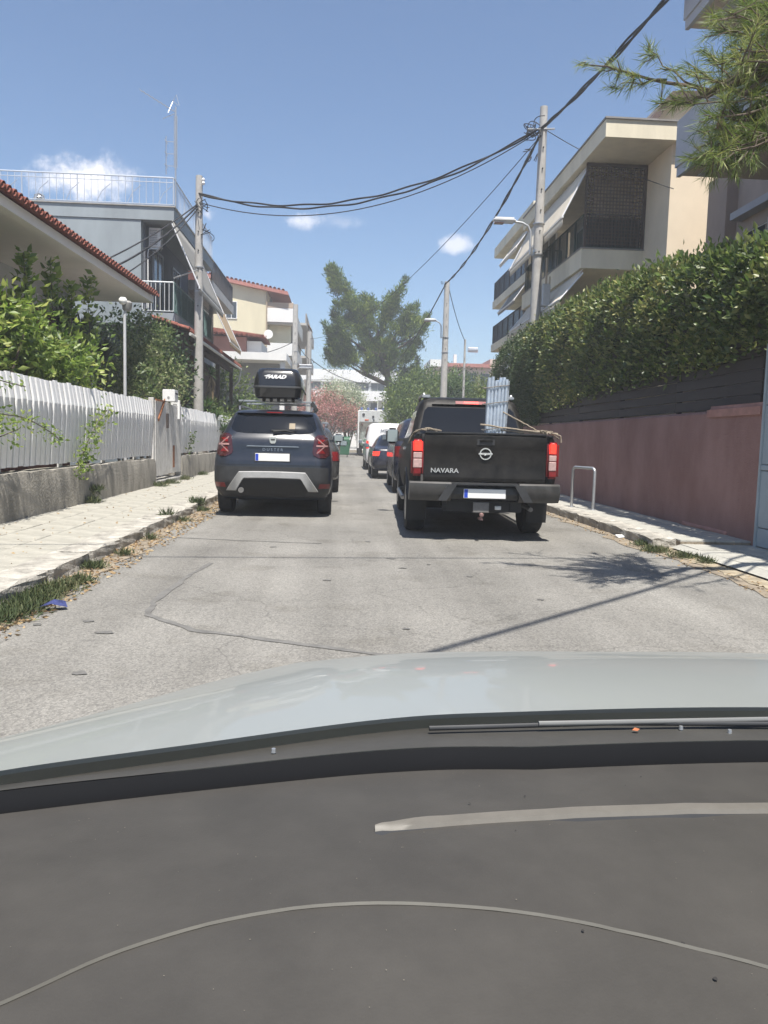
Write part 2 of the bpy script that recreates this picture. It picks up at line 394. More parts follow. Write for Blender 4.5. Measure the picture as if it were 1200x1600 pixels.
weeds(wp); weeds([(-2.33, 12.7, .13, .08, 110), (-2.35, 10.6, .13, .05, 40), (-3.95, 12.4, .13, .12, 160), (-3.93, 12.6, .3, .08, 100), (-3.9, 16.8, .13, .12, 120), (-3.9, 17.8, .13, .15, 150), (-3.9, 19.5, .13, .14, 140), (-3.95, 22, .13, .15, 90), (-3.97, 8.6, .13, .09, 130)], L=.14)
weeds([(3.72, 8.75, .01, .10, 330), (3.8, 9.3, .01, .10, 240), (3.86, 8.3, .01, .10, 220), (3.9, 7.9, .02, .06, 80)], L=.09)
tag(part('crumpled_wrapper', G().faces([(-2.02,5.36,.02),(-1.90,5.40,.05),(-1.86,5.33,.02),(-1.95,5.27,.055),(-2.06,5.28,.02),(-1.95,5.33,.075)], [(0,1,5),(1,2,5),(2,3,5),(3,4,5),(4,0,5)]), mat('wrapper_blue', (.04,.05,.15), .6, .4, 30)), 'small crumpled blue wrapper lying in the weeds by the left kerb', 'litter')
tag(part('paper_scrap', G().rbox(3.72, 3.84, 10.0, 10.12, .01, .035, .008, 1, .008), M_white), 'small white paper scrap lying in the gutter by the right kerb', 'litter')

# ================================================================ LEFT FENCE AND WALLS
def stained():
    m = mat('stained_wall', (.30,.285,.25), .92, .38, 3.5, .7, 25, stretch=(1,1,.35), col2=(.40,.37,.32)); return m
M_wallL = stained()
def lowwall(y0, y1, label):
    rows = []; n = int((y1-y0)/.25); top = .70
    g = G()
    for i in range(n+1):
        y = y0 + (y1-y0)*i/n; j = lambda a=.008: random.uniform(-a, a)
        rows.append([(-4.0+j(.004), y, 0), (-4.0+j(), y, .2), (-4.0+j(), y, .42), (-4.01+j(), y, .60), (-4.03+j(), y, top+j(.012)), (-4.14, y, top+.008+j()), (-4.28, y, top+j()), (-4.30, y, .3), (-4.30, y, 0)])
    g.grid(rows); g.faces(rows[0], [tuple(range(9))]); g.faces(rows[-1], [tuple(range(9))])
    return tag(part('low_wall', g, M_wallL, smooth=50), label, 'wall')
lowwall(3.0, 17.0, 'long low mouldy concrete wall under the nearer white picket fence'); lowwall(19.75, 34, 'low concrete wall beyond the gate, partly behind the dark SUV')
M_post = mat('fence_post_paint', (.62,.62,.61), .5, .1, 6)
def picket_mesh(w, dz, jt):
    # invented bend: outward lean keeps the face shaded, bent-back top catches sun
    pr = [(-4.098, .77), (-4.04, 1.63), (-4.088, 1.945+dz)]
    g = G(); vs = []
    for (x, z) in pr:
        for (dx, yy) in ((0, -w/2), (.006, -w/2+.012), (.006, w/2-.012), (0, w/2), (-.02, w/2), (-.02, -w/2)): vs.append((x+4.08+dx+jt*0, yy, z))
    n = 6; fs = [(i*n+k, i*n+(k+1) % n, (i+1)*n+(k+1) % n, (i+1)*n+k) for i in range(2) for k in range(n)] + [tuple(range(n)), tuple(range(2*n, 3*n))]
    g.faces(vs, fs); bmesh.ops.recalc_face_normals(g.bm, faces=g.bm.faces[:])
    me = bpy.data.meshes.new('picket'); g.bm.to_mesh(me); g.bm.free(); me.materials.append(M_fence); return me
PK = [picket_mesh(.134, d, 0) for d in (-.006, 0, .006, .012)]
def fence(y0, y1, label, pitch=.176):
    f = thing('picket_fence', label, 'fence', (-4.08, y0, .7), group=None)
    y = y0 + .08; i = 0
    while y < y1:
        o = bpy.data.objects.new('picket', random.choice(PK)); C.objects.link(o); o.parent = f
        o.location = (random.uniform(-.002,.002), y-y0, -.7 + random.uniform(-.008,.008) - (.08 if i % 13 == 5 else 0)*0); o.rotation_euler = (random.uniform(-.004,.004), random.uniform(-.004,.004), random.uniform(-.012,.012))
        y += pitch*random.uniform(.99, 1.01); i += 1
    for z, x in ((1.0, -4.145), (1.60, -4.075)): part('rail', G().box(x-.05, x-.012, y0, y1, z, z+.06), M_post, f)
    y = y0 + .9
    while y < y1:
        part('post', G().box(-4.24, -4.18, y-.03, y+.03, .68, 1.8), M_post, f); y += 2.1
    return f
fence(4.6, 16.95, 'long white picket fence on the mouldy low wall, left foreground'); fence(19.8, 33.6, 'white picket fence beyond the rusty gate and mailbox')
# gate
M_gate = mat('gate_metal', (.60,.58,.55), .5, .12, 6, .1, 30, col2=(.66,.65,.63)); M_rust = mat('rust', (.30,.12,.05), .85, .4, 12, .4, 50)
gt = thing('gate', 'greyish metal garden gate with rusty brace between the two picket fences', 'gate', (-4.08, 17.0, .1))
for i in range(15):
    y = 17.04 + i*.178
    part('gate_board', G().rbox(-4.05 - (.004 if i % 2 else 0), -4.03, y, y+.168, .32 + random.uniform(-.01,.01), 1.97 - (.0 if i < 8 else .03), .004, 1), M_gate, gt)
part('gate_frame', G().box(-4.09, -4.052, 17.02, 19.72, .5, .56).box(-4.09, -4.052, 17.02, 19.72, 1.75, 1.81), M_gate, gt)
part('gate_post', G().rbox(-4.16, -4.05, 16.93, 17.02, .1, 2.02, .006, 1), M_gate, gt); part('gate_post', G().rbox(-4.16, -4.05, 19.72, 19.80, .1, 2.0, .006, 1), M_gate, gt)
part('brace', G().obox((-4.015, 17.45, 1.98), (.012,0,0), (0,.44,0), (0,0,.018)).obox((-4.015, 17.55, 1.78), (.012,0,0), (0,.30,.23), (0,-.02,.03)), M_rust, gt)
part('lock', G().rbox(-4.03, -3.99, 18.05, 18.17, 1.38, 1.72, .01, 1), mat('dark_rust', (.06,.045,.04), .8, .3, 20), gt)
part('rust_patch', G().rbox(-4.031, -4.024, 18.75, 18.95, .45, .98, .003, 1), M_rust, gt)
part('gate_sill', G().rbox(-4.3, -3.98, 17.02, 19.72, .1, .22, .02, 1), M_conc, gt)
M_box = mat('mailbox_paint', (.78,.78,.77), .35, .04, 8)
mb = thing('mailbox', 'white box mailbox mounted above the gate with a dark letter slot', 'mailbox', (-4.0, 18.4, 1.95))
part('body', G().rbox(-4.16, -3.88, 18.25, 18.65, 2.0, 2.28, .012, 2), M_box, mb)
part('slot', G().rbox(-3.882, -3.874, 18.32, 18.58, 2.17, 2.21, .003, 1), M_black, mb); part('lock', G().lathe([(.015,-3.876),(.015,-3.87)], (0,18.45,2.08), 'X', 10), M_metal, mb)
part('emblem', G().lathe([(.03,18.249),(.03,18.244)], (-4.02,0,2.09), 'Y', 12), mat('emblem_grey', (.3,.3,.3), .5), mb)
bp = thing('intercom_panel', 'white bell and sign panel hung on the gate post below the mailbox', 'sign', (-3.98, 19.5, 1.6))
part('panel', G().rbox(-4.2, -3.98, 19.30, 19.36, 1.62, 2.08, .006, 1), M_box, bp)
part('grille', G().box(-4.14, -4.04, 19.294, 19.299, 1.9, 1.99), mat('emblem_grey', (.3,.3,.3)), bp); part('notice', G().box(-4.15, -4.03, 19.294, 19.299, 1.72, 1.82), mat('notice_grey', (.5,.5,.52)), bp)
# garden lamp
gl = thing('garden_lamp', 'slim pale garden lamp post with a white globe behind the picket fence', 'lamp', (-4.42, 16.1, 0))
part('post', G().tube([(-4.42,16.1,0),(-4.42,16.1,3.6),(-4.40,16.12,3.78)], [.036,.03,.025], 10), mat('lamp_post_paint', (.50,.51,.53), .4, .08), gl, 40)
part('hood', G().lathe([(.06,3.70),(.09,3.74),(.105,3.86),(.07,3.90)], (-4.38,16.13,0), 'Z', 16), mat('lamp_hood', (.33,.32,.30), .4, .1), gl, 40)
part('globe', G().lathe([(.02,3.81),(.06,3.825),(.085,3.87),(.08,3.92),(.05,3.955),(.01,3.96)], (-4.44,16.05,.0), 'Z', 16), mat('globe', (.85,.84,.80), .25, .03), gl, 60)

# ================================================================ RIGHT WALL
M_redw = mat('red_render', (.31,.165,.14), .9, .14, 1.3, .4, 60, stretch=(1,1,.55), col2=(.37,.215,.185))
rw = thing('boundary_wall', 'long dusty red rendered wall on the right pavement under the brown boards', 'wall', (5.0, 9, 0))
def rwall():
    rows = []
    for i in range(70):
        y = 8.91 + (45-8.91)*i/69
        rows.append([(5.0+random.uniform(-.004,.004), y, 0), (5.0, y, .8), (5.0, y, 1.70), (5.03, y, 1.735), (5.27, y, 1.735), (5.28, y, 0)])
    g = G(); g.grid(rows); g.faces(rows[0], [tuple(range(6))]); return g
part('wall', rwall(), M_redw, rw, 40)
part('coping', G().rbox(4.975, 5.10, 8.91, 10.35, 1.60, 1.80, .05, 3), mat('red_coping', (.42,.22,.18), .85, .15, 6), rw, 50)
part('plinth_repair', G().rbox(4.975, 5.05, 9.6, 10.9, .10, .17, .02, 1, .006), mat('red_coping', (.40,.19,.16)), rw)
M_board = mat('dark_board', (.052,.044,.042), .65, .22, 3, .15, 40, stretch=(1,.15,3)); bf = thing('board_fence', 'dark brown horizontal board fence on top of the red wall beneath the hedge', 'fence', (5.06, 9, 1.74))
bprotos = [part('board', G().rbox(0, .03, .004, 2.396, 0, .142, .004, 1), M_board, bf, world=False) for _ in range(1)]
first = True
for r in range(8):
    for s in range(6):
        o = bprotos[0] if first else bprotos[0].copy()
        if not first: C.objects.link(o); o.parent = bf
        first = False
        o.location = (random.uniform(0,.008), .12+s*2.4, .02 + r*.152); o.rotation_euler = (random.uniform(-.002,.002), 0, 0)
for s in range(7): part('post', G().box(5.1, 5.16, 9.1+s*2.4, 9.16+s*2.4, 1.73, 2.95), M_board, bf)
for s in range(14): part('post', G().box(5.06, 5.09, 23.7+s*.16, 23.74+s*.16, 1.73, 2.7), M_metal if s % 3 == 0 else M_board, bf)
M_gd = mat('garage_door_paint', (.36,.42,.45), .5, .06, 4)
gd = thing('garage_door', 'pale blue grey panelled metal door at the right edge beside the red wall', 'door', (5.0, 7, .07))
for k, (z0, z1) in enumerate(((.08,.30),(.31,.98),(.99,1.0+.05),(1.06,1.75),(1.76,2.5))):
    part('door_panel', G().rbox(4.985-(.012 if k == 2 else 0), 5.03, 5.0, 8.86, z0, z1, .006, 1), M_gd, gd)
part('door_frame', G().box(4.97, 5.05, 8.862, 8.90, .07, 2.56), M_gd, gd)
bf2 = thing('bicycle_hoop', 'galvanised steel hoop barrier standing on the right kerb', 'barrier', (4.27, 13.3, .12))
a, b = Vector((4.18, 13.62, 0)), Vector((4.37, 13.0, 0)); u = (b-a).normalized()
part('hoop', G().tube([a+Vector((0,0,.1)), a+Vector((0,0,.78)), a+u*.02+Vector((0,0,.82)), a+u*.06+Vector((0,0,.84)), b-u*.06+Vector((0,0,.84)), b-u*.02+Vector((0,0,.82)), b+Vector((0,0,.78)), b+Vector((0,0,.1))], .026, 10), M_metal, bf2, 50)
for q in (a, b): part('foot_plate', G().lathe([(.06,.12),(.055,.14)], (q.x,q.y,0), 'Z', 12), M_metal, bf2)

# ================================================================ BUILDINGS
def window(par, axis, face, a0, a1, z0, z1, m=None, fr=None, out=-1, bars=1, blind=None):
    """window on a wall: axis 'X' = wall facing x, 'Y' = wall facing y. out = outward sign."""
    fr = fr or M_white; t = .05
    def B(g, u0, u1, v0, v1, d0, d1):
        lo, hi = sorted((face+out*d0, face+out*d1))
        return g.box(lo, hi, u0, u1, v0, v1) if axis == 'X' else g.box(u0, u1, lo, hi, v0, v1)
    g = G(); B(g, a0, a0+t, z0, z1, 0, .05); B(g, a1-t, a1, z0, z1, 0, .05); B(g, a0+t, a1-t, z1-t, z1, 0, .05); B(g, a0+t, a1-t, z0, z0+t, 0, .05)
    for k in range(1, bars+1):
        c = a0 + (a1-a0)*k/(bars+1); B(g, c-.02, c+.02, z0+t, z1-t, 0, .045)
    f = part('window', g, fr, par)
    part('pane', B(G(), a0+t, a1-t, z0+t, z1-t, .002, .02), m or M_pane, f)
    if blind: part('shutter', B(G(), a0+t, a1-t, z1-t-(z1-z0)*blind, z1-t, .022, .04), mat('shutter', (.55,.53,.48), .6, .05, stretch=(1,1,20), scale=20), f)
    return f
def railing(par, pts, z0, z1, m, step=.12, r=.009, top=.022, diag=False):
    g = G()
    for p, q in zip(pts[:-1], pts[1:]):
        p, q = Vector((*p, 0)), Vector((*q, 0)); L = (q-p).length; n = max(1, int(L/step))
        for z, rr in ((z1, top), (z0+.05, .014)): g.tube([p+Vector((0,0,z)), q+Vector((0,0,z))], rr, 6)
        for i in range(n+1):
            c = p.lerp(q, i/n); g.tube([c+Vector((0,0,z0+.05)), c+Vector((0,0,z1))], r if i % 8 else r*1.8, 5)
    return part('railing', g, m, par, 60)
# --- near left house with deep eave
M_h1 = mat('house_white', (.62,.64,.66), .85, .06, 2, .15, 60); M_soff = mat('soffit_paint', (.92,.89,.84), .85, .04, 1.5)
h1 = thing('white_house', 'single storey white house with deep pale soffit and red tile eave, left edge', 'house', (-8, 12, 0)); EDZ = lambda y: -.02*(20.5-y) - .12
part('wall', G().box(-13, -6.75, 2, 19.7, 3.95, 4.74), M_h1, h1)
part('lower_wall', G().box(-13, -6.77, 2, 19.68, 0, 3.95), mat('house_brick_red', (.20,.085,.065), .85, .2, 3), h1)
part('soffit', G().box(-13, -4.93, 2, 20.5, 4.745, 4.80), M_soff, h1)
part('fascia', G().box(-4.93, -4.90, 2, 20.52, 4.72, 4.88).box(-13, -4.93, 20.502, 20.53, 4.72, 4.88), M_soff, h1)
part('roof_deck', G().prism([(-13,4.81),(-4.93,4.81),(-4.93,4.86),(-9,5.9),(-13,5.9)], 'Y', 2, 20.5), M_conc, h1)
window(h1, 'X', -6.77, 9, 11, 1.4, 3.2, out=1, bars=1); window(h1, 'X', -6.77, 14, 15.6, 1.4, 3.2, out=1, bars=1)
def tilemesh(L=.42, r=.085, name='roof_tile'):
    rows = []
    for k in range(2):
        y = [-.02, L][k]; rr = [r, r*.8][k]
        rows.append([(math.cos(PI*i/8)*rr, y, math.sin(PI*i/8)*rr) for i in range(9)])
    for k in (1, 0):
        y = [-.02, L][k]; rr = [r, r*.8][k]-.016
        rows.append([(math.cos(PI*i/8)*rr, y, math.sin(PI*i/8)*rr) for i in range(9)])
    rows.append(rows[0]); g = G(); g.grid(rows)
    bmesh.ops.remove_doubles(g.bm, verts=g.bm.verts[:], dist=1e-5); bmesh.ops.recalc_face_normals(g.bm, faces=g.bm.faces[:])
    me = bpy.data.meshes.new(name); g.bm.to_mesh(me); g.bm.free(); me.materials.append(M_tile); return me
TILE = tilemesh()
def eave_tiles(par, p0, p1, up, pitch=.2, rows=2, scale=1., cap=300):
    """tiles along the eave p0->p1, running up-slope in direction up"""
    p0, p1, up = Vector(p0), Vector(p1), Vector(up).normalized(); L = (p1-p0).length; d = (p1-p0)/L; n = int(L/pitch); org = Vector(par.location)
    nrm = d.cross(up).normalized()
    if nrm.z < 0: nrm = -nrm
    for r in range(rows):
        for i in range(n+1):
            c = p0 + d*(i*pitch) + up*(r*.36*scale) + nrm*(.012*r)
            for flip in (0, 1):
                o = bpy.data.objects.new('roof_tile', TILE); C.objects.link(o); o.parent = par
                cc = c + (d*pitch/2 - nrm*.0 - up*.03 if flip else Vector((0,0,0)))
                zz = -nrm if flip else nrm; cc = cc + (nrm*.07 if flip else nrm*.03)
                xx = up.cross(zz); M = Matrix((xx, up, zz)).transposed()
                M = M @ Matrix.Rotation(random.uniform(-.05,.05), 3, 'Z')
                o.matrix_local = Matrix.Translation(cc-org) @ M.to_4x4() @ Matrix.Scale(scale, 4)
eave_tiles(h1, (-4.82, 7.4, 4.92), (-4.82, 20.45, 4.92), (-1, 0, .28), .2, 2)
g = G().prism([(-8.5,5.93),(-5.5,5.13),(-5.5,5.05),(-8.5,5.85)], 'Y', 2, 20.5); part('roof_slope', g, M_tile, h1)

for ch in list(h1.children):
    if ch.name.startswith('roof_tile'):
        ch.location.z += EDZ(ch.location.y + 12) - .02
    elif not ch.name.startswith(('window', 'lower')):
        for v in ch.data.vertices:
            if v.co.z > 4.3: v.co.z += EDZ(v.co.y + 12)
# --- blue grey two storey house
M_bl = mat('render_bluegrey', (.27,.305,.325), .88, .10, 1.6, .15, 60, stretch=(1,1,.25)); M_bl_shade = mat('render_bluegrey_shade', (.16,.19,.22), .88, .1, 2)  # darker second tone paints in the shade on the wall below the balcony
h2 = thing('blue_house', 'blue grey two storey flat roofed house with roof railing and side balcony', 'house', (-8, 26, 0))
part('wall', G().box(-16, -6.1, 24.0, 31, 4.55, 7.6), M_bl, h2)
part('lower_wall', G().box(-16, -5.7, 24.6, 31, 0, 4.54), M_bl_shade, h2)
part('roof_slab', G().box(-16, -5.12, 23.97, 31, 7.605, 7.98), M_bl, h2)
part('roof_edge', G().box(-16, -5.08, 23.93, 31.04, 7.982, 8.02), M_conc, h2)
part('balcony_slab', G().box(-6.098, -5.1, 24.0, 31, 4.545, 4.90), M_bl, h2)
part('inner_wall', G().box(-6.098, -6.05, 24.3, 30.9, 4.91, 7.6), mat('render_recess_shade', (.15,.16,.19), .85, .1, 2), h2)  # dark tone stands for the shade inside the balcony recess
M_rl = mat('rail_grey_blue', (.42,.46,.52), .45, .05)
railing(h2, [(-16, 24.05), (-5.15, 24.05), (-5.15, 30.95)], 8.03, 8.86, M_rl, .2, .010)
part('railing', G().tube([(-16,24.05,8.72),(-5.15,24.05,8.72),(-5.15,30.95,8.72)], .012, 5), M_rl, h2)
for i in range(12): part('rail_brace', G().tube([(-15.5+i*.9,24.05,8.1),(-15.35+i*.9,24.05,8.4),(-15.1+i*.9,24.05,8.62)], .010, 5), M_rl, h2)
railing(h2, [(-6.08, 24.06), (-5.15, 24.06)], 4.91, 5.82, mat('rail_white', (.62,.64,.64), .45), .13, .011)
railing(h2, [(-5.15, 24.1), (-5.15, 30.9)], 4.91, 5.82, mat('rail_green', (.16,.26,.25), .45), .13, .010)
part('rail_screen', G().box(-5.20, -5.185, 24.15, 30.9, 4.95, 5.72), mat('screen_green', (.05,.11,.11), .8, .2, 5), h2)
window(h2, 'X', -6.05, 25.2, 26.5, 4.95, 7.1, out=1, fr=M_rl); window(h2, 'X', -6.05, 28, 29.3, 4.95, 7.1, out=1, fr=M_rl)
ac = thing('air_conditioner', 'white air conditioner unit under the blue house roof slab', 'air conditioner', (-5.8, 24.5, 6.8))
part('casing', G().rbox(-5.98, -5.62, 24.45, 24.75, 6.92, 7.50, .02, 2), M_white, ac)
for i in range(9): part('louvre', G().box(-5.95, -5.72, 24.435, 24.448, 6.99+i*.052, 7.015+i*.052), mat('louvre_grey', (.35,.36,.36)), ac)
part('bracket', G().box(-6.04, -5.65, 24.5, 24.7, 6.87, 6.915), M_metal, ac); part('pipe', G().tube([(-5.98,24.5,6.98),(-6.0,24.42,6.7),(-5.99,24.4,5.0)], .02, 6), M_white, ac)
vt = thing('roof_vent', 'small grey roof vent cowl behind the roof railing', 'vent', (-9.2, 24.4, 8.02))
part('pipe', G().lathe([(.09,8.02),(.09,8.22)], (-9.2,24.4,0), 'Z', 12), M_metal, vt, 40); part('cap', G().lathe([(.17,8.2),(.13,8.27),(.15,8.29),(.04,8.36)], (-9.2,24.4,0), 'Z', 14), M_metal, vt, 40)
an = thing('tv_antenna', 'tall roof mast with tv aerials at the corner of the blue house', 'antenna', (-5.2, 24.2, 8))
part('mast', G().tube([(-5.12,24.2,8),(-5.12,24.2,10.95)], .025, 8), M_metal, an, 40)
part('lattice', G().tube([(-5.16,24.2,9.2),(-5.16,24.2,10.7)], .012, 5).tube([(-5.08,24.2,9.2),(-5.08,24.2,10.7)], .012, 5), M_metal, an)
g = G(); g.tube([(-5.15,24.2,10.82),(-6.15,24.2,11.38)], .010, 5)
for i in range(9):
    c = Vector((-5.15,24.2,10.82)).lerp(Vector((-6.15,24.2,11.38)), i/8); g.tube([c+Vector((0,-.12,0)), c+Vector((0,.12,0))], .006, 4)
part('aerial', g, M_metal, an)
g = G(); g.tube([(-5.1,24.2,10.78),(-5.5,24.2,10.6)], .01, 5).tube([(-5.06,24.2,11.0),(-5.2,24.2,11.12),(-5.1,24.2,11.3),(-5.02,24.2,11.0)], .010, 5).tube([(-5.3,24.0,10.7),(-5.2,24.3,11.2)], .008, 4); part('reflector', g, M_metal, an)
g = G(); g.tube([(-5.4,24.2,9.0),(-5.4,24.2,10.1)], .016, 5)
for z in (9.25, 9.6, 9.95): g.tube([(-5.12,24.2,z),(-5.42,24.2,z)], .010, 4).tube([(-5.4,24.0,z),(-5.4,24.4,z)], .01, 4)
part('dipole_panel', g, M_metal, an)
M_awn = mat('awning_grey', (.24,.232,.212), .85, .06, 3); M_awn2 = mat('awning_stripe', (.36,.21,.07), .85, .15, 3, stretch=(.3,6,.3), col2=(.42,.36,.28)); M_arm = mat('awning_arm', (.70,.70,.70), .4, .03, metal=.2)
def awning(par, xa, za, xb, zb, y0, y1, m, val=.16, name='awning', scallop=True):
    sgn = 1 if xb > xa else -1; rows = []
    for i in range(7):
        t = i/6; s = -.06*math.sin(PI*t); rows.append([(xa+(xb-xa)*t, y, za+(zb-za)*t+s) for y in np.linspace(y0, y1, 12)])
    g = G(); g.grid(rows); n = int((y1-y0)/.15)
    vt_, vb = [], []
    for i in range(n*4+1):
        y = y0+(y1-y0)*i/(n*4); vt_.append((xb, y, zb)); vb.append((xb-sgn*.01, y, zb-val+(.03*math.cos(2*PI*i/4) if scallop else 0)))
    g.grid([vt_, vb]); a = part(name, g, m, par, 60, recalc=False)
    so_ = a.modifiers.new('t', 'SOLIDIFY'); so_.thickness = .006
    part('front_bar', G().tube([(xb,y0-.03,zb),(xb,y1+.03,zb)], .025, 8), M_arm, a if False else par)
    for y in (y0, y1): part('awning_arm', G().tube([(xa,y,za-.1),(xb+sgn*.02,y,zb-.02)], .022, 6), M_arm, par)
    return a
awning(h2, -5.14, 7.58, -4.32, 5.62, 23.75, 28.4, M_awn)

# --- next house: roof terrace with railing, striped awning, tiled porch
h3 = thing('terrace_house', 'grey house with railed roof balcony and striped awning beyond the blue house', 'house', (-8, 34, 0))
part('wall', G().box(-16, -6.1, 31.02, 37, 0, 6.9), mat('render_grey', (.30,.30,.30), .88, .08, 2), h3)
part('balcony_slab', G().box(-10, -5.15, 31.05, 37, 6.92, 7.28), mat('slab_pale', (.5,.48,.45), .88, .08, 2), h3)
part('roof', G().prism([(-10,7.9),(-6.4,7.55),(-6.4,8.2),(-10,8.9)], 'Y', 31.5, 37), M_tile, h3)
railing(h3, [(-5.2, 31.1), (-5.2, 36.9), (-6.3, 36.9)], 7.28, 8.15, mat('rail_dark', (.06,.06,.065), .5), .14, .012)
window(h3, 'X', -6.1, 32, 33.4, 4.9, 6.7, out=1, fr=mat('rail_dark', (.06,.06,.065))); window(h3, 'X', -6.1, 34.4, 36, 4.9, 6.7, out=1)
part('pillar', G().box(-5.35, -5.2, 31.5, 31.65, 4.6, 6.92), mat('slab_pale', (.5,.48,.45)), h3)
awning(h3, -5.14, 6.85, -4.2, 4.75, 29.3, 32.4, M_awn2)
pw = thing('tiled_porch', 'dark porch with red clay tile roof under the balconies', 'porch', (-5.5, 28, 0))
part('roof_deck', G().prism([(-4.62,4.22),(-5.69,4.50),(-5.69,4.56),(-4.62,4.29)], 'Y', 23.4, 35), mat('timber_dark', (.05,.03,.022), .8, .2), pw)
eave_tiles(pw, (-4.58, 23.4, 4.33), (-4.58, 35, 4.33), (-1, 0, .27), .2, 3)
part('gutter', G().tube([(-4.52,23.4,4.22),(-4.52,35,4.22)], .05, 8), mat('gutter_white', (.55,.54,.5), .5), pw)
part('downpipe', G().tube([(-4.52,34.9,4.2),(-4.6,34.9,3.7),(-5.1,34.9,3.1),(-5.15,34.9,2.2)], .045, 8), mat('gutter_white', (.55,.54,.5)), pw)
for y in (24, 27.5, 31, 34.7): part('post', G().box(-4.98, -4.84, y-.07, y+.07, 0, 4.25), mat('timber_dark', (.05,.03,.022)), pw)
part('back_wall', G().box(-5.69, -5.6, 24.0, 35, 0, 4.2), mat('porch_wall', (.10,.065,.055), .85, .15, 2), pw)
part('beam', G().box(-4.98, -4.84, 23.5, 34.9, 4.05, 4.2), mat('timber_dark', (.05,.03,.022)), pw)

# --- cream apartment block further on
M_cr = mat('render_cream', (.66,.60,.43), .88, .07, 1, .1, 40, stretch=(1,1,.25)); M_crw = mat('render_white', (.74,.73,.70), .8, .05, 1.5)
h4 = thing('cream_apartment', 'cream four storey apartment block with red roof edge and white balcony panels', 'apartment building', (-8, 60, 0))
part('wall', G().prism([(-12,0),(-5.35,0),(-5.35,11.5),(-12,12.6)], 'Y', 55, 66), M_cr, h4)
part('roof', G().prism([(-12.3,12.85),(-3.9,11.32),(-3.8,11.08),(-12.3,12.6)], 'Y', 54.6, 66.4), mat('tile_pink', (.40,.17,.14), .85, .25, 3, stretch=(6,1,1)), h4)
eave_tiles(h4, (-12.2, 54.75, 12.85), (-3.95, 54.75, 11.34), (0, 1, 0.02), .3, 1, 1.4)
for k, z in enumerate((1.4, 4.3, 7.0, 9.3)):
    zt = (2.4, 5.3, 7.85, 10.25)[k]
    part('balcony_panel', G().box(-5.34, -3.5, 55.0, 55.12, z, zt), M_crw, h4); part('balcony_panel', G().box(-3.52, -3.4, 55.14, 65.8, z, zt), M_crw, h4)
    part('balcony_floor', G().box(-5.34, -3.42, 55.14, 65.8, z-.12, z+.1), mat('slab_pale', (.5,.48,.45)), h4)
    for y in (57, 60, 63): window(h4, 'X', -5.35, y, y+1.6, z+.15, z+2.15, out=1, m=M_pane)
part('stair_wall', G().box(-5.3, -3.72, 55.9, 56.0, 4.4, 9.2), M_cr, h4)
part('lattice_panel', G().box(-5.3, -3.5, 55.0, 55.06, 10.27, 10.62), mat('bamboo', (.42,.33,.25), .9, .25, 8, stretch=(8,1,1)), h4)
part('downpipe', G().tube([(-5.36,54.93,11.3),(-5.36,54.93,2)], .05, 6), mat('pipe_brown', (.35,.28,.2)), h4)
window(h4, 'Y', 55, -8.3, -7.7, 7.0, 8.3); window(h4, 'Y', 55, -8.2, -7.4, 9.4, 10.6)
sh = thing('tiled_outhouse', 'low reddish building with a small clay tile roof in front of the cream block', 'building', (-6, 49, 0))
part('wall', G().box(-8.3, -5.9, 48, 52, 0, 7.3), mat('render_terracotta', (.28,.13,.10), .88, .1), sh); part('side_wall', G().box(-5.89, -5.0, 48.3, 52, 0, 7.1), M_crw, sh)
part('roof', G().prism([(-8.6,7.55),(-4.8,7.32),(-4.8,7.42),(-8.6,7.85)], 'Y', 47.6, 52), M_tile, sh)
eave_tiles(sh, (-8.5, 47.6, 7.45), (-4.85, 47.6, 7.3), (0, 1, .12), .3, 1, 1.3)
part('satellite_dish', G().lathe([(.02,.05),(.18,.025),(.27,-.03)], (-4.55,47.9,7.5), 'Y', 16), M_crw, sh, 60)
cp = thing('white_canopy', 'flat white slab canopy of a garage in front of the cream apartment', 'canopy', (-5, 44, 0))
part('slab', G().box(-7.5, -3.05, 42.5, 47, 5.42, 5.82), M_crw, cp); part('wall', G().box(-7.2, -3.6, 44.5, 46.8, 0, 5.41), mat('render_grey', (.30,.30,.30)), cp)
part('column', G().box(-3.4, -3.15, 42.7, 42.95, 0, 5.41), M_crw, cp); part('column', G().box(-7.2, -6.95, 42.7, 42.95, 0, 5.41), M_crw, cp)
h5 = thing('shabby_apartment', 'narrow run of shaded apartment balconies beyond the cream block', 'apartment building', (-5, 75, 0))
part('wall', G().box(-12, -4.6, 67.5, 86, 0, 12.4), mat('render_tan', (.38,.33,.27), .88, .12, 1), h5)
for z in (2.6, 5.4, 8.2, 11.0):
    part('balcony_floor', G().box(-4.6, -3.2, 68, 86, z, z+.2), mat('slab_pale', (.5,.48,.45)), h5)
    part('balcony_panel', G().box(-3.3, -3.2, 68, 86, z+.21, z+1.0), mat('rail_panel', (.30,.27,.24), .8, .3, 3), h5)
    for y in (70, 74, 78, 82): window(h5, 'X', -4.6, y, y+1.8, z+.3, z+2.3, out=1)
part('awning', G().obox((-3.1, 72, 11.4), (.25,0,-.35), (0,1.6,0), (.01,0,.01)), mat('awning_tan', (.55,.40,.25), .85), h5)

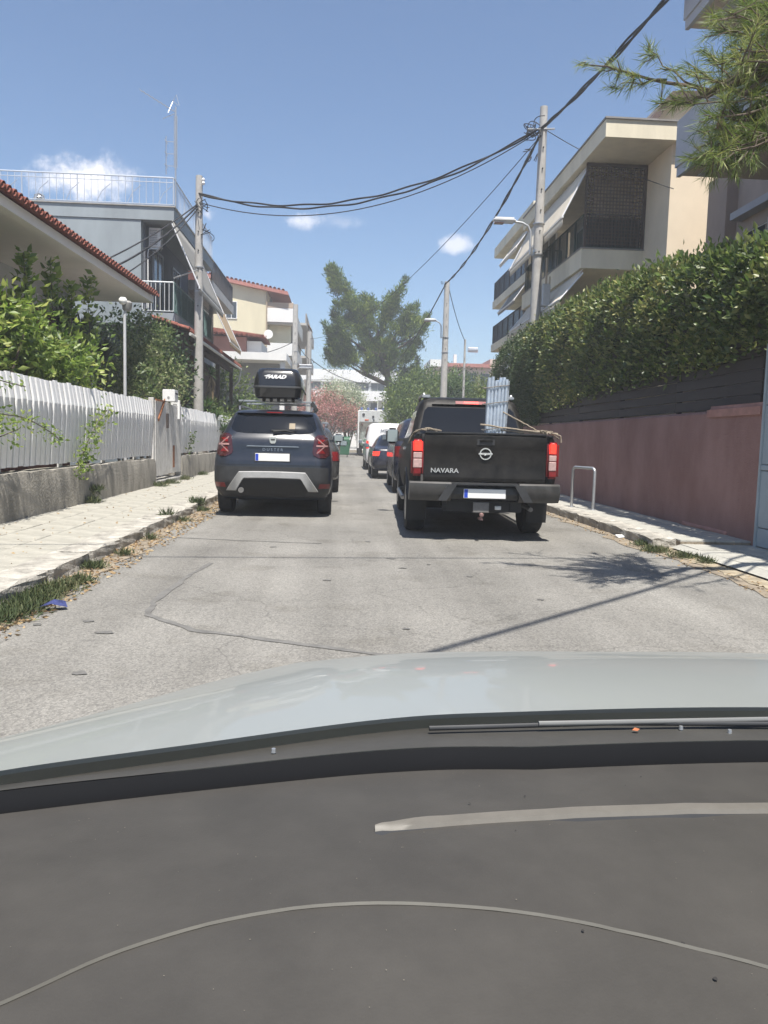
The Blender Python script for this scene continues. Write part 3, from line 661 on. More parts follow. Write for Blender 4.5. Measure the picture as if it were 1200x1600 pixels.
# --- white building closing the street
h6 = thing('white_block', 'long low white building with window bands closing the end of the street', 'building', (2, 100, 0))
M_wb = mat('render_bright_white', (.84,.84,.83), .8, .03, 1.5)
part('wall', G().box(-9, 7.5, 95, 104, 0, 9.5), M_wb, h6)
part('parapet', G().box(-9.1, 7.6, 94.6, 95, 8.25, 9.7).box(-9.1, 7.6, 94.5, 95, 6.0, 7.2), M_wb, h6)
for z in (2.2, 4.7, 7.05):
    for i in range(8): window(h6, 'Y', 95, -8.2+i*1.95, -6.5+i*1.95, z, z+1.15, fr=mat('frame_grey', (.5,.5,.5)), m=mat('pane_grey', (.16,.18,.19), .2, .2), bars=1)
h7 = thing('pink_apartment', 'pale pink apartment block with solar heater behind the far right trees', 'apartment building', (14, 85, 0))
part('wall', G().box(9.3, 17.5, 80, 88, 0, 9.0), mat('render_pink', (.58,.45,.38), .88, .06), h7)
part('roof', G().box(10.2, 15.2, 79.4, 88, 9.0, 9.35), mat('tile_pink', (.40,.17,.14)), h7)
part('stair_tower', G().box(15.2, 16.8, 79.8, 86, 9.0, 9.9), mat('render_pink', (.58,.45,.38)), h7); part('stair_tower', G().box(9.0, 10.2, 79.8, 86, 9.0, 9.7), M_crw, h7)
for i, x in enumerate((10.8, 12.9, 14.3)):
    window(h7, 'Y', 80, x, x+1.0, 6.4, 8.4, fr=mat('frame_green', (.12,.2,.14))); window(h7, 'Y', 80, x, x+1.0, 3.2, 5.2, fr=mat('frame_green', (.12,.2,.14)))
part('balcony_panel', G().box(10.2, 15.2, 78.8, 78.9, 5.6, 6.5), M_crw, h7)
part('chimney', G().box(11.6, 11.9, 81, 81.3, 9.3, 10.4), M_crw, h7)
part('solar_heater', G().tube([(13.0,80.6,10.9),(14.0,80.6,10.9)], .28, 10).obox((13.2,80,10.1), (.7,0,.45), (0,.5,0), (.02,0,.02)), M_metal, h7)
h8 = thing('flat_roof_house', 'pale flat roofed house with roof railing half hidden by far right trees', 'house', (22, 86, 0))
part('wall', G().box(17.6, 26, 84, 92, 0, 8.7), M_crw, h8); part('balcony_slab', G().box(17.5, 26, 82.8, 84, 6.1, 6.4), M_crw, h8)
railing(h8, [(17.6, 82.9), (26, 82.9)], 8.7, 9.5, M_rl, .4, .03, .04)
for x in (18.5, 21, 23.5): window(h8, 'Y', 84, x, x+1.2, 6.5, 8.3)
h9 = thing('low_white_house', 'low white house with roof railing behind the far pine', 'house', (6, 84, 0))
part('wall', G().box(5.2, 9.0, 82, 88, 0, 7.2), M_crw, h9); railing(h9, [(5.2, 82.05), (9.0, 82.05)], 7.2, 8.6, M_rl, .3, .02, .03)

# --- right: cream apartment with lattice balcony
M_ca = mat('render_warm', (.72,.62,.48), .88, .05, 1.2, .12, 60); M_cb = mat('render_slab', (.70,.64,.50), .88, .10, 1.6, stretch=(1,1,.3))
r1 = thing('balcony_apartment', 'warm cream apartment with deep roof slab, lattice screen and long awning above the hedge', 'apartment building', (8, 22, 0))
part('pier', G().box(7.56, 8.75, 18.2, 26, 0, 8.28), M_ca, r1)
part('wall', G().box(8.752, 14, 18.25, 26, 0, 8.28), M_ca, r1)
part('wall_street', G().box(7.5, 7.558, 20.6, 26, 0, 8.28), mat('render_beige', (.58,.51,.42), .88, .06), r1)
part('roof_slab', G().box(5.9, 14, 18.0, 26, 8.285, 8.68), M_cb, r1); part('roof_edge', G().box(5.87, 14, 17.96, 26.03, 8.682, 8.72), mat('edge_grey', (.25,.24,.23)), r1)
part('balcony_slab', G().box(5.95, 7.56, 19.6, 26, 5.70, 6.18), M_cb, r1)
part('balcony_edge', G().box(5.93, 7.56, 19.58, 26, 6.182, 6.21), mat('edge_grey', (.25,.24,.23)), r1)
part('balcony_slab', G().box(5.95, 7.56, 19.6, 26, 2.7, 3.15), M_cb, r1)
part('penthouse', G().box(7.75, 12, 19.6, 24, 8.72, 9.75), M_ca, r1)
part('penthouse_roof', G().prism([(7.35,9.15),(7.95,9.95),(12.4,10.2),(12.4,10.05),(8.0,9.8),(7.45,9.05)], 'Y', 19.3, 24.5), mat('roof_dark', (.10,.07,.065), .8, .2), r1)
M_lat = mat('lattice_wood', (.075,.055,.045), .75, .2)
lt = part('lattice_screen', G().box(6.0, 6.05, 19.62, 19.68, 6.2, 8.28).box(7.50, 7.56, 19.62, 19.68, 6.2, 8.28).box(6.05, 7.5, 19.62, 19.68, 8.2, 8.28), M_lat, r1)
for i in range(17): part('slat', G().box(6.12+i*.084, 6.145+i*.084, 19.64, 19.655, 6.3, 8.2), M_lat, lt)
for i in range(22): part('slat', G().box(6.05, 7.5, 19.656, 19.67, 6.32+i*.087, 6.345+i*.087), M_lat, lt)
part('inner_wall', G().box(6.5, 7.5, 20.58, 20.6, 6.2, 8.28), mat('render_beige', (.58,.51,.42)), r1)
M_rg = mat('rail_darkgreen', (.025,.06,.06), .5)
railing(r1, [(7.5, 19.7), (6.02, 19.7), (6.02, 25.9)], 6.2, 7.05, M_rg, .09, .010)
part('rail_screen', G().box(6.1, 7.48, 19.74, 19.755, 6.25, 7.0), mat('screen_dark', (.02,.028,.03), .85, .2, 6), r1)
window(r1, 'X', 7.5, 21.2, 22.8, 6.22, 8.1, fr=M_white); window(r1, 'X', 7.5, 23.6, 25.2, 6.22, 8.1); window(r1, 'X', 7.5, 21.2, 22.8, 3.2, 5.2)
M_ab = mat('awning_beige', (.62,.56,.46), .85, .05, 2)
awning(r1, 6.02, 8.22, 5.46, 6.95, 19.7, 25.8, M_ab, .2); awning(r1, 6.02, 5.68, 5.46, 4.9, 19.6, 25.5, M_ab, .2)
r2 = thing('awning_apartment', 'farther apartment block with three tiers of small awnings behind the street lamp pole', 'apartment building', (8, 30, 0))
part('wall', G().box(7.6, 14, 26.6, 33, 0, 9.0), M_ca, r2); part('roof_slab', G().box(6.3, 14, 26.4, 33, 9.01, 9.4), M_cb, r2)
for k, z in enumerate((3.0, 5.4, 7.2)):
    part('balcony_slab', G().box(6.3, 7.6, 27, 33, z-.3, z), M_cb, r2)
    railing(r2, [(7.5, 27.05), (6.35, 27.05), (6.35, 32.9)], z, z+.75, mat('rail_dark', (.06,.06,.065)), .12, .012)
    awning(r2, 6.5, z+1.75, 5.95, z+.85, 27.2, 30.0, M_awn if k % 2 else M_ab, .1); window(r2, 'X', 7.6, 28, 30, z+.1, z+1.7)
# --- right: nearest building
M_nb = mat('render_brown', (.42,.34,.29), .88, .08, 1.5); M_nf = mat('panel_greyblue', (.42,.43,.46), .7, .05, 2); M_ns = mat('soffit_brown', (.55,.46,.39), .88, .06, 2)
r3 = thing('panel_building', 'brown apartment building with grey box balconies at the upper right corner', 'apartment building', (9, 10, 0))
part('wall', G().box(8.3, 16, 14.31, 17.2, 0, 7.1).box(8.3, 16, 1, 14.3, 0, 6.095), M_nb, r3); part('upper_wall', G().box(8.3, 16, 1, 14.3, 6.1, 13), M_nb, r3)
part('corner_pier', G().box(8.05, 8.3, 16.4, 17.25, 0, 7.1), mat('render_taupe', (.36,.29,.25), .88, .05), r3)
for z in (6.1, 8.62, 11.6):
    part('balcony_box', G().box(6.0, 8.29, 1, 14, z, z+.05), M_ns, r3)
    for k, (a, b, xo) in enumerate(((.0,.16,.0),(.165,.95,-.03))): part('parapet_panel', G().box(5.93+xo, 6.0, 1, 14.03+k*.02, z+a-.02, z+b), M_nf, r3)
    part('parapet_end', G().box(6.0, 8.29, 13.9, 14.0, z+.052, z+.95), M_nf, r3)
    part('soffit_strip', G().box(6.25, 6.45, 1, 13.9, z-.03, z-.002), M_nf, r3)
part('shade_box', G().box(8.05, 8.3, 14.02, 16.2, 6.0, 6.15), M_nf, r3)
wd = window(r3, 'X', 8.3, 13.6, 15.9, 4.2, 5.75, out=-1, bars=2, fr=M_nb)
for i in range(6): part('grille_bar', G().tube([(8.2,13.6,4.3+i*.27),(8.2,15.9,4.3+i*.27)], .01, 5), M_arm, wd)
for i in range(6): part('grille_bar', G().tube([(8.2,13.62+i*.45,4.25),(8.2,13.62+i*.45,5.75)], .01, 5), M_arm, wd)
part('downpipe', G().tube([(8.25,16.25,0),(8.25,16.25,5.7)], .04, 6), M_ns, r3)

# ================================================================ POLES, LAMPS, CABLES
def pole(x, y, h, label, r0=.16, r1=.095, name='utility_pole', cat='utility pole', lean=0):
    p = thing(name, label, cat, (x, y, 0), group='concrete utility poles')
    part('shaft', G().tube([(x, y, 0), (x+lean*.5, y, h*.5), (x+lean, y, h)], [r0, (r0+r1)/2, r1], 12), M_pole, p, 40)
    for k in range(6):
        z = h - 1.1 - k*.55; part('bolt_hole', G().lathe([(.018, y-r1-.052), (.018, y-r1-.0)], (x+lean*z/h, 0, z), 'Y', 8), M_black, p)
    for z in (h*.62, h*.70): part('strap', G().lathe([(r0*.9, z), (r0*.9, z+.03)], (x+lean*.66, y, 0), 'Z', 14), M_metal, p)
    return p
def knot(p, c, n, s, m=M_cable):
    for _ in range(n):
        a = Vector(c) + Vector([random.uniform(-s, s) for _ in range(3)]); b = Vector(c) + Vector([random.uniform(-s, s) for _ in range(3)]); d = Vector(c) + Vector([random.uniform(-s*1.4, s*1.4) for _ in range(3)])
        pts = []
        for i in range(9):
            t = i/8; pts.append(a*(1-t)**2 + d*2*t*(1-t) + b*t*t)
        part('wire_loop', G().tube(pts, .012, 6), m, p, 60)
def street_lamp(x, y, z, reach, name, label, side=-1):
    l = thing(name, label, 'street lamp', (x, y, z))
    part('arm', G().tube([(x+side*.12, y-.05, z-.75), (x+side*.13, y-.05, z-.15), (x+side*.2, y-.05, z), (x+side*.36, y-.05, z+.08), (x+side*(reach-.5), y-.05, z+.12)], .032, 10), M_metal, l, 60)
    h = part('head', G().rbox(x+side*reach-.0, x+side*(reach-.62), y-.18, y+.08, z+.06, z+.20, .05, 3), mat('lamp_head', (.55,.56,.57), .4, .05), l, 60)
    part('lens', G().rbox(min(x+side*reach+.03, x+side*(reach-.3)), max(x+side*reach+.03, x+side*(reach-.3)), y-.15, y+.05, z+.035, z+.062, .01, 1), M_clear, h)
    part('bracket', G().box(x-.03, x+.03, y-.2, y+.0, z-.7, z-.62), M_metal, l); return l
PA = pole(-4.42, 24.2, 9.0, 'concrete utility pole rising behind the white fence on the left', .165, .10)
PB = pole(5.31, 21.5, 10.35, 'tallest concrete utility pole rising from the hedge on the right', .185, .10)
PC = pole(5.12, 39, 9.2, 'farther concrete pole with a street lamp right of the pine', .20, .13)
PD = pole(7.07, 45, 7.2, 'thin metal pole right of the farther lamp pole', .07, .06)
PE = pole(-2.81, 46, 9.0, 'concrete pole in front of the white balconies of the cream apartment', .20, .15)
PF = pole(-2.50, 58, 9.1, 'farthest left concrete pole carrying a knot of wires', .22, .17)
PG = pole(-1.2, 92, 8.6, 'tiny distant pole in front of the white building roof', .14, .10)
street_lamp(5.18, 21.4, 7.15, 1.18, 'street_lamp', 'grey street lamp head on a curved arm fixed to the tallest right pole')
street_lamp(5.0, 38.9, 7.15, 1.0, 'street_lamp', 'distant street lamp on the farther right pole by the pine')
street_lamp(-2.81, 45.9, 5.3, .95, 'street_lamp', 'small lamp arm on the pole before the cream apartment', 1)
knot(PB, (5.0, 21.4, 9.72), 12, .28); knot(PA, (-4.35, 24.1, 8.1), 9, .22); knot(PA, (-4.25,24.1,7.3), 3, .3); knot(PB, (4.95, 21.4, 9.0), 5, .2); knot(PF, (-2.3, 57.9, 7.0), 4, .25); knot(PC, (4.95, 38.9, 9.0), 3, .2)
part('crossarm', G().tube([(5.6, 21.4, 9.75), (4.85, 21.4, 9.70)], .025, 6), M_metal, PB)
part('insulator', G().lathe([(.03,.0),(.05,.05),(.03,.1),(.05,.15),(.02,.2)], (-4.28,24.12,8.72), 'Z', 10), M_white, PA, 40)
part('terminal_box', G().rbox(5.40, 5.62, 21.15, 21.35, 5.0, 5.6, .02, 1), M_metal, PB); part('conduit', G().tube([(5.5,21.2,4.2),(5.5,21.2,6.3)], .03, 6).tube([(5.58,21.2,4.2),(5.6,21.2,5.8)], .02, 6), mat('pipe_brown', (.35,.28,.2)), PB)
part('tie', G().tube([(-4.42,24.0,6.2),(-5.0,24.0,5.98),(-5.15,24.1,5.95)], .022, 6), M_metal, PA)
def cable(a, b, sag, r, label, name='overhead_cable', strands=1, n=28):
    r = r*.72 if b[1] > 3 and strands > 1 else r
    a, b = Vector(a), Vector(b); c = thing(name, label, 'cable', tuple(a)) if strands > 1 else None; o = None
    for s in range(strands):
        pts = []
        for i in range(n+1):
            t = i/n; p = a.lerp(b, t) - Vector((0, 0, sag*4*t*(1-t)*(1+.10*s)))
            if strands > 1: ph = t*40 + s*2*PI/strands; p += Vector((math.cos(ph), 0, math.sin(ph)))*r*.8
            pts.append(p)
        g = G().tube(pts, r, 6)
        if strands > 1: part('strand', g, M_cable, c, 60)
        else: o = tag(part(name, g, M_cable, None, 60), label, 'cable')
    return c or o
cable((5.2, 21.4, 9.75), (-4.4, 24.1, 8.45), 1.0, .034, 'thick twin cable crossing the street between the two tall poles', strands=2, n=60)
cable((5.2, 21.4, 9.68), (-4.4, 24.1, 8.2), 1.12, .014, 'thin wire slung just under the thick crossing cable')
E1 = dp(1020, 0, 14.5); E1b = E1 + (E1 - Vector((5.2,21.4,9.75)))*1.2
cable((5.25, 21.4, 9.75), (E1b.x, E1b.y, E1b.z+.35), .35, .036, 'thick twisted cable rising from the right pole to the top of the frame', strands=3, n=70)
cable((5.2, 21.4, 9.55), (5.0, 38.9, 9.05), .45, .035, 'bundled cable running from the tall right pole to the farther lamp pole', strands=2, n=50)
cable((5.0, 38.9, 9.0), (3.2, 66, 6.8), .8, .03, 'cable dropping from the farther lamp pole behind the pine crown')
cable((5.2, 38.9, 8.9), (7.07, 45, 7.1), .25, .02, 'thin cable from the farther lamp pole to the thin metal pole')
cable((5.1, 21.4, 9.4), (-2.45, 58, 8.6), 1.3, .012, 'faint wire running up the street from the tall right pole to the far left pole')
cable((5.35, 21.4, 9.72), (7.56, 18.0, 7.2), .12, .011, 'thin wire from the tall right pole to the cream apartment corner')
cable((-4.45, 24.1, 8.15), (-6.5, 19.5, 5.1), .15, .020, 'uppermost of three cables from the left pole down to the tiled roof')
cable((-4.45, 24.1, 8.1), (-6.2, 19.5, 5.0), .25, .026, 'middle and thickest of three cables from the left pole to the tiled roof')
cable((-4.45, 24.1, 8.0), (-5.75, 19.9, 5.0), .2, .018, 'lowest of three cables from the left pole to the tiled roof')
cable((-2.5, 58, 7.1), (-2.85, 46, 7.0), .1, .025, 'short cable joining the two far left poles')
cable((-2.5, 58, 7.2), (1.9, 64, 5.9), .4, .03, 'cable from the farthest left pole into the pine crown')
cable((-2.85, 46, 6.9), (-5.6, 50, 6.5), .15, .02, 'wire from the pole to the wall of the cream apartment')
cable((-14, 92, 8.4), (-1.2, 92, 8.3), .3, .035, 'faint distant wire left of the tiny pole'); cable((-1.2, 92, 8.3), (3.5, 92, 7.6), .5, .035, 'faint distant wire right of the tiny pole')
# cables overhead out of frame whose shadows cross the road: they are carried by poles behind the viewer
OV = SUN/SUN.z
def over(p, h): return Vector((p[0], p[1], 0)) + OV*h
A0, A1 = over((-5.2, 7.55), 8.0), over((5.6, 8.5), 8.0)
cable(A0, A1, .25, .017, 'cable crossing the street overhead just out of view')
B0, B1 = over((5.2, 8.9), 7.3), over((-2.6, 1.4), 7.3)
cable(B0, B1, .15, .030, 'thick cable running diagonally overhead just out of view')
# ================================================================ VEHICLES
def paint(name, col, dust=.12, rough=.25):
    return mat(name, col, rough, .08, 6, spec=.5, coat=.35, col2=tuple(c*(1-dust)+.22*dust for c in col), blend=.0)
class Shell:
    """body surface: plan outline (rounded rectangle) changing with height"""
    def __init__(s, T, bow=.05, cr=.22, fr=.35): s.T = T; s.bow = bow; s.cr = cr; s.fr = fr
    def at(s, z):
        T = s.T
        if z <= T[0][0]: return T[0][1:]
        for i in range(len(T)-1):
            if z <= T[i+1][0]:
                t = (z-T[i][0])/(T[i+1][0]-T[i][0]); out = []
                for k in range(1, 4):
                    h = T[i+1][0]-T[i][0]; d = (T[i+1][k]-T[i][k])/h
                    def sl(j):
                        if j <= 0 or j >= len(T)-1: return d
                        a = (T[j][k]-T[j-1][k])/(T[j][0]-T[j-1][0]); b = (T[j+1][k]-T[j][k])/(T[j+1][0]-T[j][0])
                        return 0 if a*b <= 0 else 2*a*b/(a+b)
                    m0, m1 = sl(i), sl(i+1)
                    out.append((2*t**3-3*t*t+1)*T[i][k] + (t**3-2*t*t+t)*h*m0 + (-2*t**3+3*t*t)*T[i+1][k] + (t**3-t*t)*h*m1)
                return tuple(out)
        return T[-1][1:]
    def rear(s, x, z):
        w, yr, yf = s.at(z); ax = min(abs(x), w-1e-4); r = min(s.cr, w*.6); y = yr + s.bow*(ax/w)**2
        if ax > w-r: y += r - math.sqrt(max(0, r*r - (ax-(w-r))**2))
        return y
    def side(s, y, z):
        w, yr, yf = s.at(z); r = min(s.cr, w*.6); f = min(s.fr, w*.7); yr = yr + s.bow*.8
        if y < yr + r: return w - r + math.sqrt(max(0, r*r - (yr+r-y)**2))
        if y > yf - f: return w - f + math.sqrt(max(0, f*f - (y-yf+f)**2))
        return w
    def ring(s, z, nr=14, ns=22):
        w, yr, yf = s.at(z); pts = []; r = min(s.cr, w*.6); f = min(s.fr, w*.7)
        for i in range(nr+1): x = (i/nr)*(w-r); pts.append((x, s.rear(x, z)))
        for i in range(1, 7): a = PI/2*i/6; x = w-r+r*math.sin(a); pts.append((x, yr + s.bow*(x/w)**2 + r - r*math.cos(a)))
        y0 = pts[-1][1]; y1 = yf - f
        for i in range(1, ns+1): pts.append((w, y0+(y1-y0)*i/ns))
        for i in range(1, 7): a = PI/2*i/6; pts.append((w-f+f*math.cos(a), y1+f*math.sin(a)))
        for i in range(1, 5): pts.append(((w-f)*(1-i/4), yf))
        return pts + [(-x, y) for x, y in pts[-2:0:-1]]
    def body(s, name, m, par, zs, arches=(), ar=.38, ax=.62, darkm=None):
        g = G(); rings = [[(x, y, z) for x, y in s.ring(z)] for z in zs]
        g.grid(rings, closed=True); n = len(rings[0])
        g.faces(rings[0], [tuple(range(n))]); g.faces(rings[-1], [tuple(range(n))])
        bmesh.ops.remove_doubles(g.bm, verts=g.bm.verts[:], dist=1e-4); bmesh.ops.recalc_face_normals(g.bm, faces=g.bm.faces[:])
        o = part(name, g, [m, darkm or M_black], par, None, world=False)
        if arches:
            c = G(); c.mi = 1
            for y in arches:
                for q in (-1, 1): c.lathe([(ar, q*ax), (ar, q*1.3)], (0, y, .345), 'X', 28)
            bmesh.ops.recalc_face_normals(c.bm, faces=c.bm.faces[:])
            me = bpy.data.meshes.new('c'); c.bm.to_mesh(me); c.bm.free(); me.materials.append(m); me.materials.append(darkm or M_black)
            co = bpy.data.objects.new('c', me); C.objects.link(co)
            mod = o.modifiers.new('b', 'BOOLEAN'); mod.object = co; mod.operation = 'DIFFERENCE'; mod.solver = 'EXACT'
            pl, pr, ps = par.location.copy(), par.rotation_euler.copy(), None
            par.location = (0,0,0); par.rotation_euler = (0,0,0); bpy.context.view_layer.update()
            me2 = bpy.data.meshes.new_from_object(o.evaluated_get(bpy.context.evaluated_depsgraph_get()))
            o.modifiers.clear(); old = o.data; o.data = me2; me2.name = name; bpy.data.objects.remove(co)
            par.location = pl; par.rotation_euler = pr
        for p in o.data.polygons: p.use_smooth = True
        o.data.set_sharp_from_angle(angle=R(32)); return o
    def rpatch(s, name, rows, m, par, off=.006, nx=12, ny=4, rim=.03, smooth=35, sym=False):
        R_ = []; zs = [r[0] for r in rows]
        for i in range(len(rows)-1):
            for k in range(ny + (1 if i == len(rows)-2 else 0)):
                t = k/ny; R_.append([a+(b-a)*t for a, b in zip(rows[i], rows[i+1])])
        g = G(); grid = [[(xa+(xb-xa)*j/nx, s.rear(xa+(xb-xa)*j/nx, z)-off, z) for j in range(nx+1)] for z, xa, xb in R_]
        back = [[(x, y+rim+off, z) for x, y, z in r] for r in (grid[0], grid[-1])]
        g.grid(grid); g.grid([grid[0], back[0]]); g.grid([grid[-1], back[1]])
        for j in (0, -1): g.grid([[r[j] for r in grid], [(r[j][0], r[j][1]+rim+off, r[j][2]) for r in grid]])
        bmesh.ops.remove_doubles(g.bm, verts=g.bm.verts[:], dist=1e-5)
        return part(name, g, m, par, smooth, world=False)
    def spatch(s, name, rows, side, m, par, off=.004, ny=8, nz=3, rim=.02, smooth=35):
        R_ = []
        for i in range(len(rows)-1):
            for k in range(nz + (1 if i == len(rows)-2 else 0)):
                t = k/nz; R_.append([a+(b-a)*t for a, b in zip(rows[i], rows[i+1])])
        grid = [[(side*(s.side(ya+(yb-ya)*j/ny, z)+off), ya+(yb-ya)*j/ny, z) for j in range(ny+1)] for z, ya, yb in R_]
        g = G(); g.grid(grid)
        for r in (grid[0], grid[-1]): g.grid([r, [(x-side*(rim+off), y, z) for x, y, z in r]])
        for j in (0, -1): g.grid([[r[j] for r in grid], [(r[j][0]-side*(rim+off), r[j][1], r[j][2]) for r in grid]])
        bmesh.ops.remove_doubles(g.bm, verts=g.bm.verts[:], dist=1e-5)
        return part(name, g, m, par, smooth, world=False)
def wheel(par, x, y, r=.345, w=.225, side=1, rim=True):
    h = w/2
    t = part('wheel', G().lathe([(r*.62,-h*.92),(r*.9,-h),(r*.975,-h*.82),(r,-h*.45),(r,h*.45),(r*.975,h*.82),(r*.9,h),(r*.62,h*.92)], (0,0,0), 'X', 32), M_tyre, par, 35, world=False)
    t.location = (x, y, r)
    if rim:
        g = G().lathe([(r*.63,side*h*.95),(r*.6,side*h*.6),(r*.2,side*h*.75),(r*.16,side*h*.95),(.02,side*h*.97)], (0,0,0), 'X', 24)
        for k in range(5):
            a = 2*PI*k/5; g.obox((side*h*.86, math.cos(a)*r*.38, math.sin(a)*r*.38), (.012,0,0), (0, math.cos(a)*r*.24, math.sin(a)*r*.24), (0, -math.sin(a)*.03, math.cos(a)*.03))
        part('rim', g, M_rim, t, 35, world=False)
    return t
def lin(a, b, n): return [a+(b-a)*i/n for i in range(n+1)]
def plate(par, x, y, z, w=.52, h=.11):
    p = part('number_plate', G().rbox(x-w/2, x+w/2, y-.012, y, z-h/2, z+h/2, .004, 1), M_plate, par, world=False)
    part('blue_band', G().box(x-w/2+.006, x-w/2+.05, y-.0145, y-.0125, z-h/2+.006, z+h/2-.006), M_blue, p, world=False)
    part('frame', G().rbox(x-w/2-.012, x+w/2+.012, y-.006, y+.02, z-h/2-.012, z+h/2+.012, .004, 1), M_dark, p, world=False); return p
def mirror(par, sh, y, z, side, m, w=.2, h=.14, xo=0):
    x = sh.side(y, z-.04)
    mm = part('door_mirror', G().rbox(min(side*(x+.06), side*(x+.06+w)), max(side*(x+.06), side*(x+.06+w)), y-.05, y+.09, z-h*.35, z+h*.75, .045, 3), m, par, 50, world=False)
    part('stalk', G().obox((side*(x+.04), y+.02, z-.03), (.05,0,0), (0,.03,0), (0,0,.025)), m, mm, world=False)
    part('glass', G().rbox(min(side*(x+.08), side*(x+.04+w)), max(side*(x+.08), side*(x+.04+w)), y-.056, y-.046, z-h*.2, z+h*.62, .004, 1), mat('mirror_glass', (.35,.42,.48), .05, .02, metal=.7), mm, world=False)
    return mm

# ---------------------------------------------------------------- dark blue SUV with roof box
def make_suv():
    T = [(.26,.80,.30,4.05),(.36,.86,.12,4.2),(.46,.895,.04,4.3),(.56,.905,.0,4.34),(.72,.905,-.005,4.34),(.84,.90,.0,4.33),(.96,.888,.04,4.3),(1.06,.872,.055,4.2),(1.12,.86,.06,3.9),(1.2,.84,.085,3.5),(1.27,.80,.13,3.35),(1.34,.765,.185,3.22),(1.45,.72,.26,3.02),(1.55,.675,.335,2.82),(1.61,.64,.40,2.62),(1.645,.59,.48,2.4),(1.665,.45,.65,2.1)]
    s = Shell(T, .055, .20, .4); cx = -1.035
    t = thing('parked_suv', 'dark blue SUV parked at left kerb, black box on its roof, silver bumper trim', 'SUV', (cx, 11.75, 0), R(.4))
    pm = paint('paint_dark_blue', (.012,.016,.027), .045, .28)
    s.body('body', pm, t, lin(.26, 1.0, 14) + lin(1.03, 1.64, 20) + [1.65, 1.66, 1.665], (.88, 3.52), .39)
    lo = mat('bumper_plastic', (.028,.029,.031), .6, .25, 8)
    s.rpatch('lower_bumper', [(.30,-.84,.84),(.40,-.86,.86),(.62,-.895,.895),(.78,-.895,.895)], lo, t, .008, 30, 4)
    sv = mat('silver_trim', (.42,.42,.42), .4, .08, 10, metal=.3)
    g = G()
    def arch(u):   # u -1..1, returns (x,ztop,zbot)
        a = abs(u); x = u*.70
        zt = .715 - .02*a**2 if a < .72 else .705 - (a-.72)/.28*.29
        zb = .61 - .015*a if a < .62 else (.60 - (a-.62)/.16*.19 if a < .78 else .405)
        return x, zt, zb
    rows = [[], [], [], []]
    for i in range(57):
        u = -1 + i/28; x, zt, zb = arch(u); zt = max(zt, zb+.01)
        for k, q in enumerate((zt, zt-.012, zb+.012, zb)): rows[k].append((x, s.rear(x, q)-(.02 if k in (0,3) else .042), q))
    g.grid(rows); g.grid([rows[3], [(x, y+.05, z) for x, y, z in rows[3]]]); g.grid([rows[0], [(x, y+.05, z) for x, y, z in rows[0]]])
    part('silver_skid_trim', g, sv, t, 40, world=False)
    s.rpatch('rear_valance', [(.34,-.50,.50),(.42,-.53,.53),(.59,-.44,.44)], M_black, t, .012, 10, 3)
    part('exhaust_pipe', G().lathe([(.042,-.06),(.042,.15),(.03,.15),(.03,-.05)], (-.47,.06,.42), 'Y', 18), mat('steel_dull', (.16,.155,.15), .7, .15, 20), t, 40, world=False)
    for q in (-1, 1): s.rpatch('reflector', [(.46,q*.70,q*.87),(.53,q*.72,q*.875)] if q > 0 else [(.46,-.87,-.70),(.53,-.875,-.72)], M_red, t, .014, 6, 2)
    # tailgate window
    s.rpatch('rear_window', [(1.285,-.40,.40),(1.30,-.56,.56),(1.335,-.635,.635),(1.38,-.655,.655),(1.56,-.60,.60),(1.595,-.56,.56)], M_glass, t, .004, 26, 4)
    s.rpatch('spoiler', [(1.60,-.60,.60),(1.625,-.585,.585),(1.645,-.50,.50)], pm, t, .07, 20, 3, .16)
    s.rpatch('brake_light', [(1.607,-.12,.12),(1.622,-.12,.12)], M_red, t, .074, 6, 1)
    lamp = mat('lamp_housing_smoke', (.05,.012,.014), .15, .2, 20, coat=.6)
    for q in (-1, 1):
        def qq(z, a, b): return (z, q*a, q*b) if q > 0 else (z, -b, -a)
        L = s.rpatch('tail_lamp', [qq(.93,.70,.80),qq(.97,.62,.86),qq(1.02,.60,.868),qq(1.24,.63,.835),qq(1.28,.68,.79)], lamp, t, .014, 10, 4)
        s.rpatch('lamp_bar', [qq(1.10,.66,.84),qq(1.125,.66,.84)], M_clear, L, .022, 6, 1)
        for z0, z1 in ((1.15,1.225),(1.00,1.075)):
            a, b = Vector((q*.67, 0, z1 if z0 > 1.1 else z0)), Vector((q*.80, 0, 1.115)); g = G(); rr = [[], []]
            for i in range(7):
                p = a.lerp(b, i/6); 
                for k, dz in enumerate((-.011, .011)): rr[k].append((p.x, s.rear(p.x, p.z)-.021, p.z+dz))
            g.grid(rr); part('lamp_bar', g, M_clear, L, world=False)
        s.rpatch('lamp_red', [qq(1.15,.68,.72),qq(1.21,.69,.80)], M_red, L, .018, 5, 2); s.rpatch('lamp_red', [qq(1.0,.66,.80),qq(1.07,.69,.74)], M_red, L, .018, 5, 2)
    g = G()
    for z0, z1, w in ((.805,.811,.80),): g.grid([[(x, s.rear(x, z)-.004, z) for x in lin(-w, w, 30)] for z in (z0, z1)])
    for q in (-1, 1): g.grid([[(q*(.655+d), s.rear(q*.66, z)-.003, z) for z in lin(.8,.93,8)] for d in (0, .006)])
    part('panel_gap', g, M_black, t, world=False)
    s.rpatch('chrome_strip', [(1.085,-.40,.40),(1.098,-.38,.38)], mat('satin_chrome', (.35,.36,.37), .3, metal=.8), t, .022, 16, 1)
    text('lettering', 'D U S T E R', .062, mat('satin_chrome', (.35,.36,.37)), t, (0, s.rear(0, 1.04)-.012, 1.04), project=lambda x, z: s.rear(x, z)-.012)
    # emblem: shield shape
    bz = 1.185; by = s.rear(0, bz)-.03
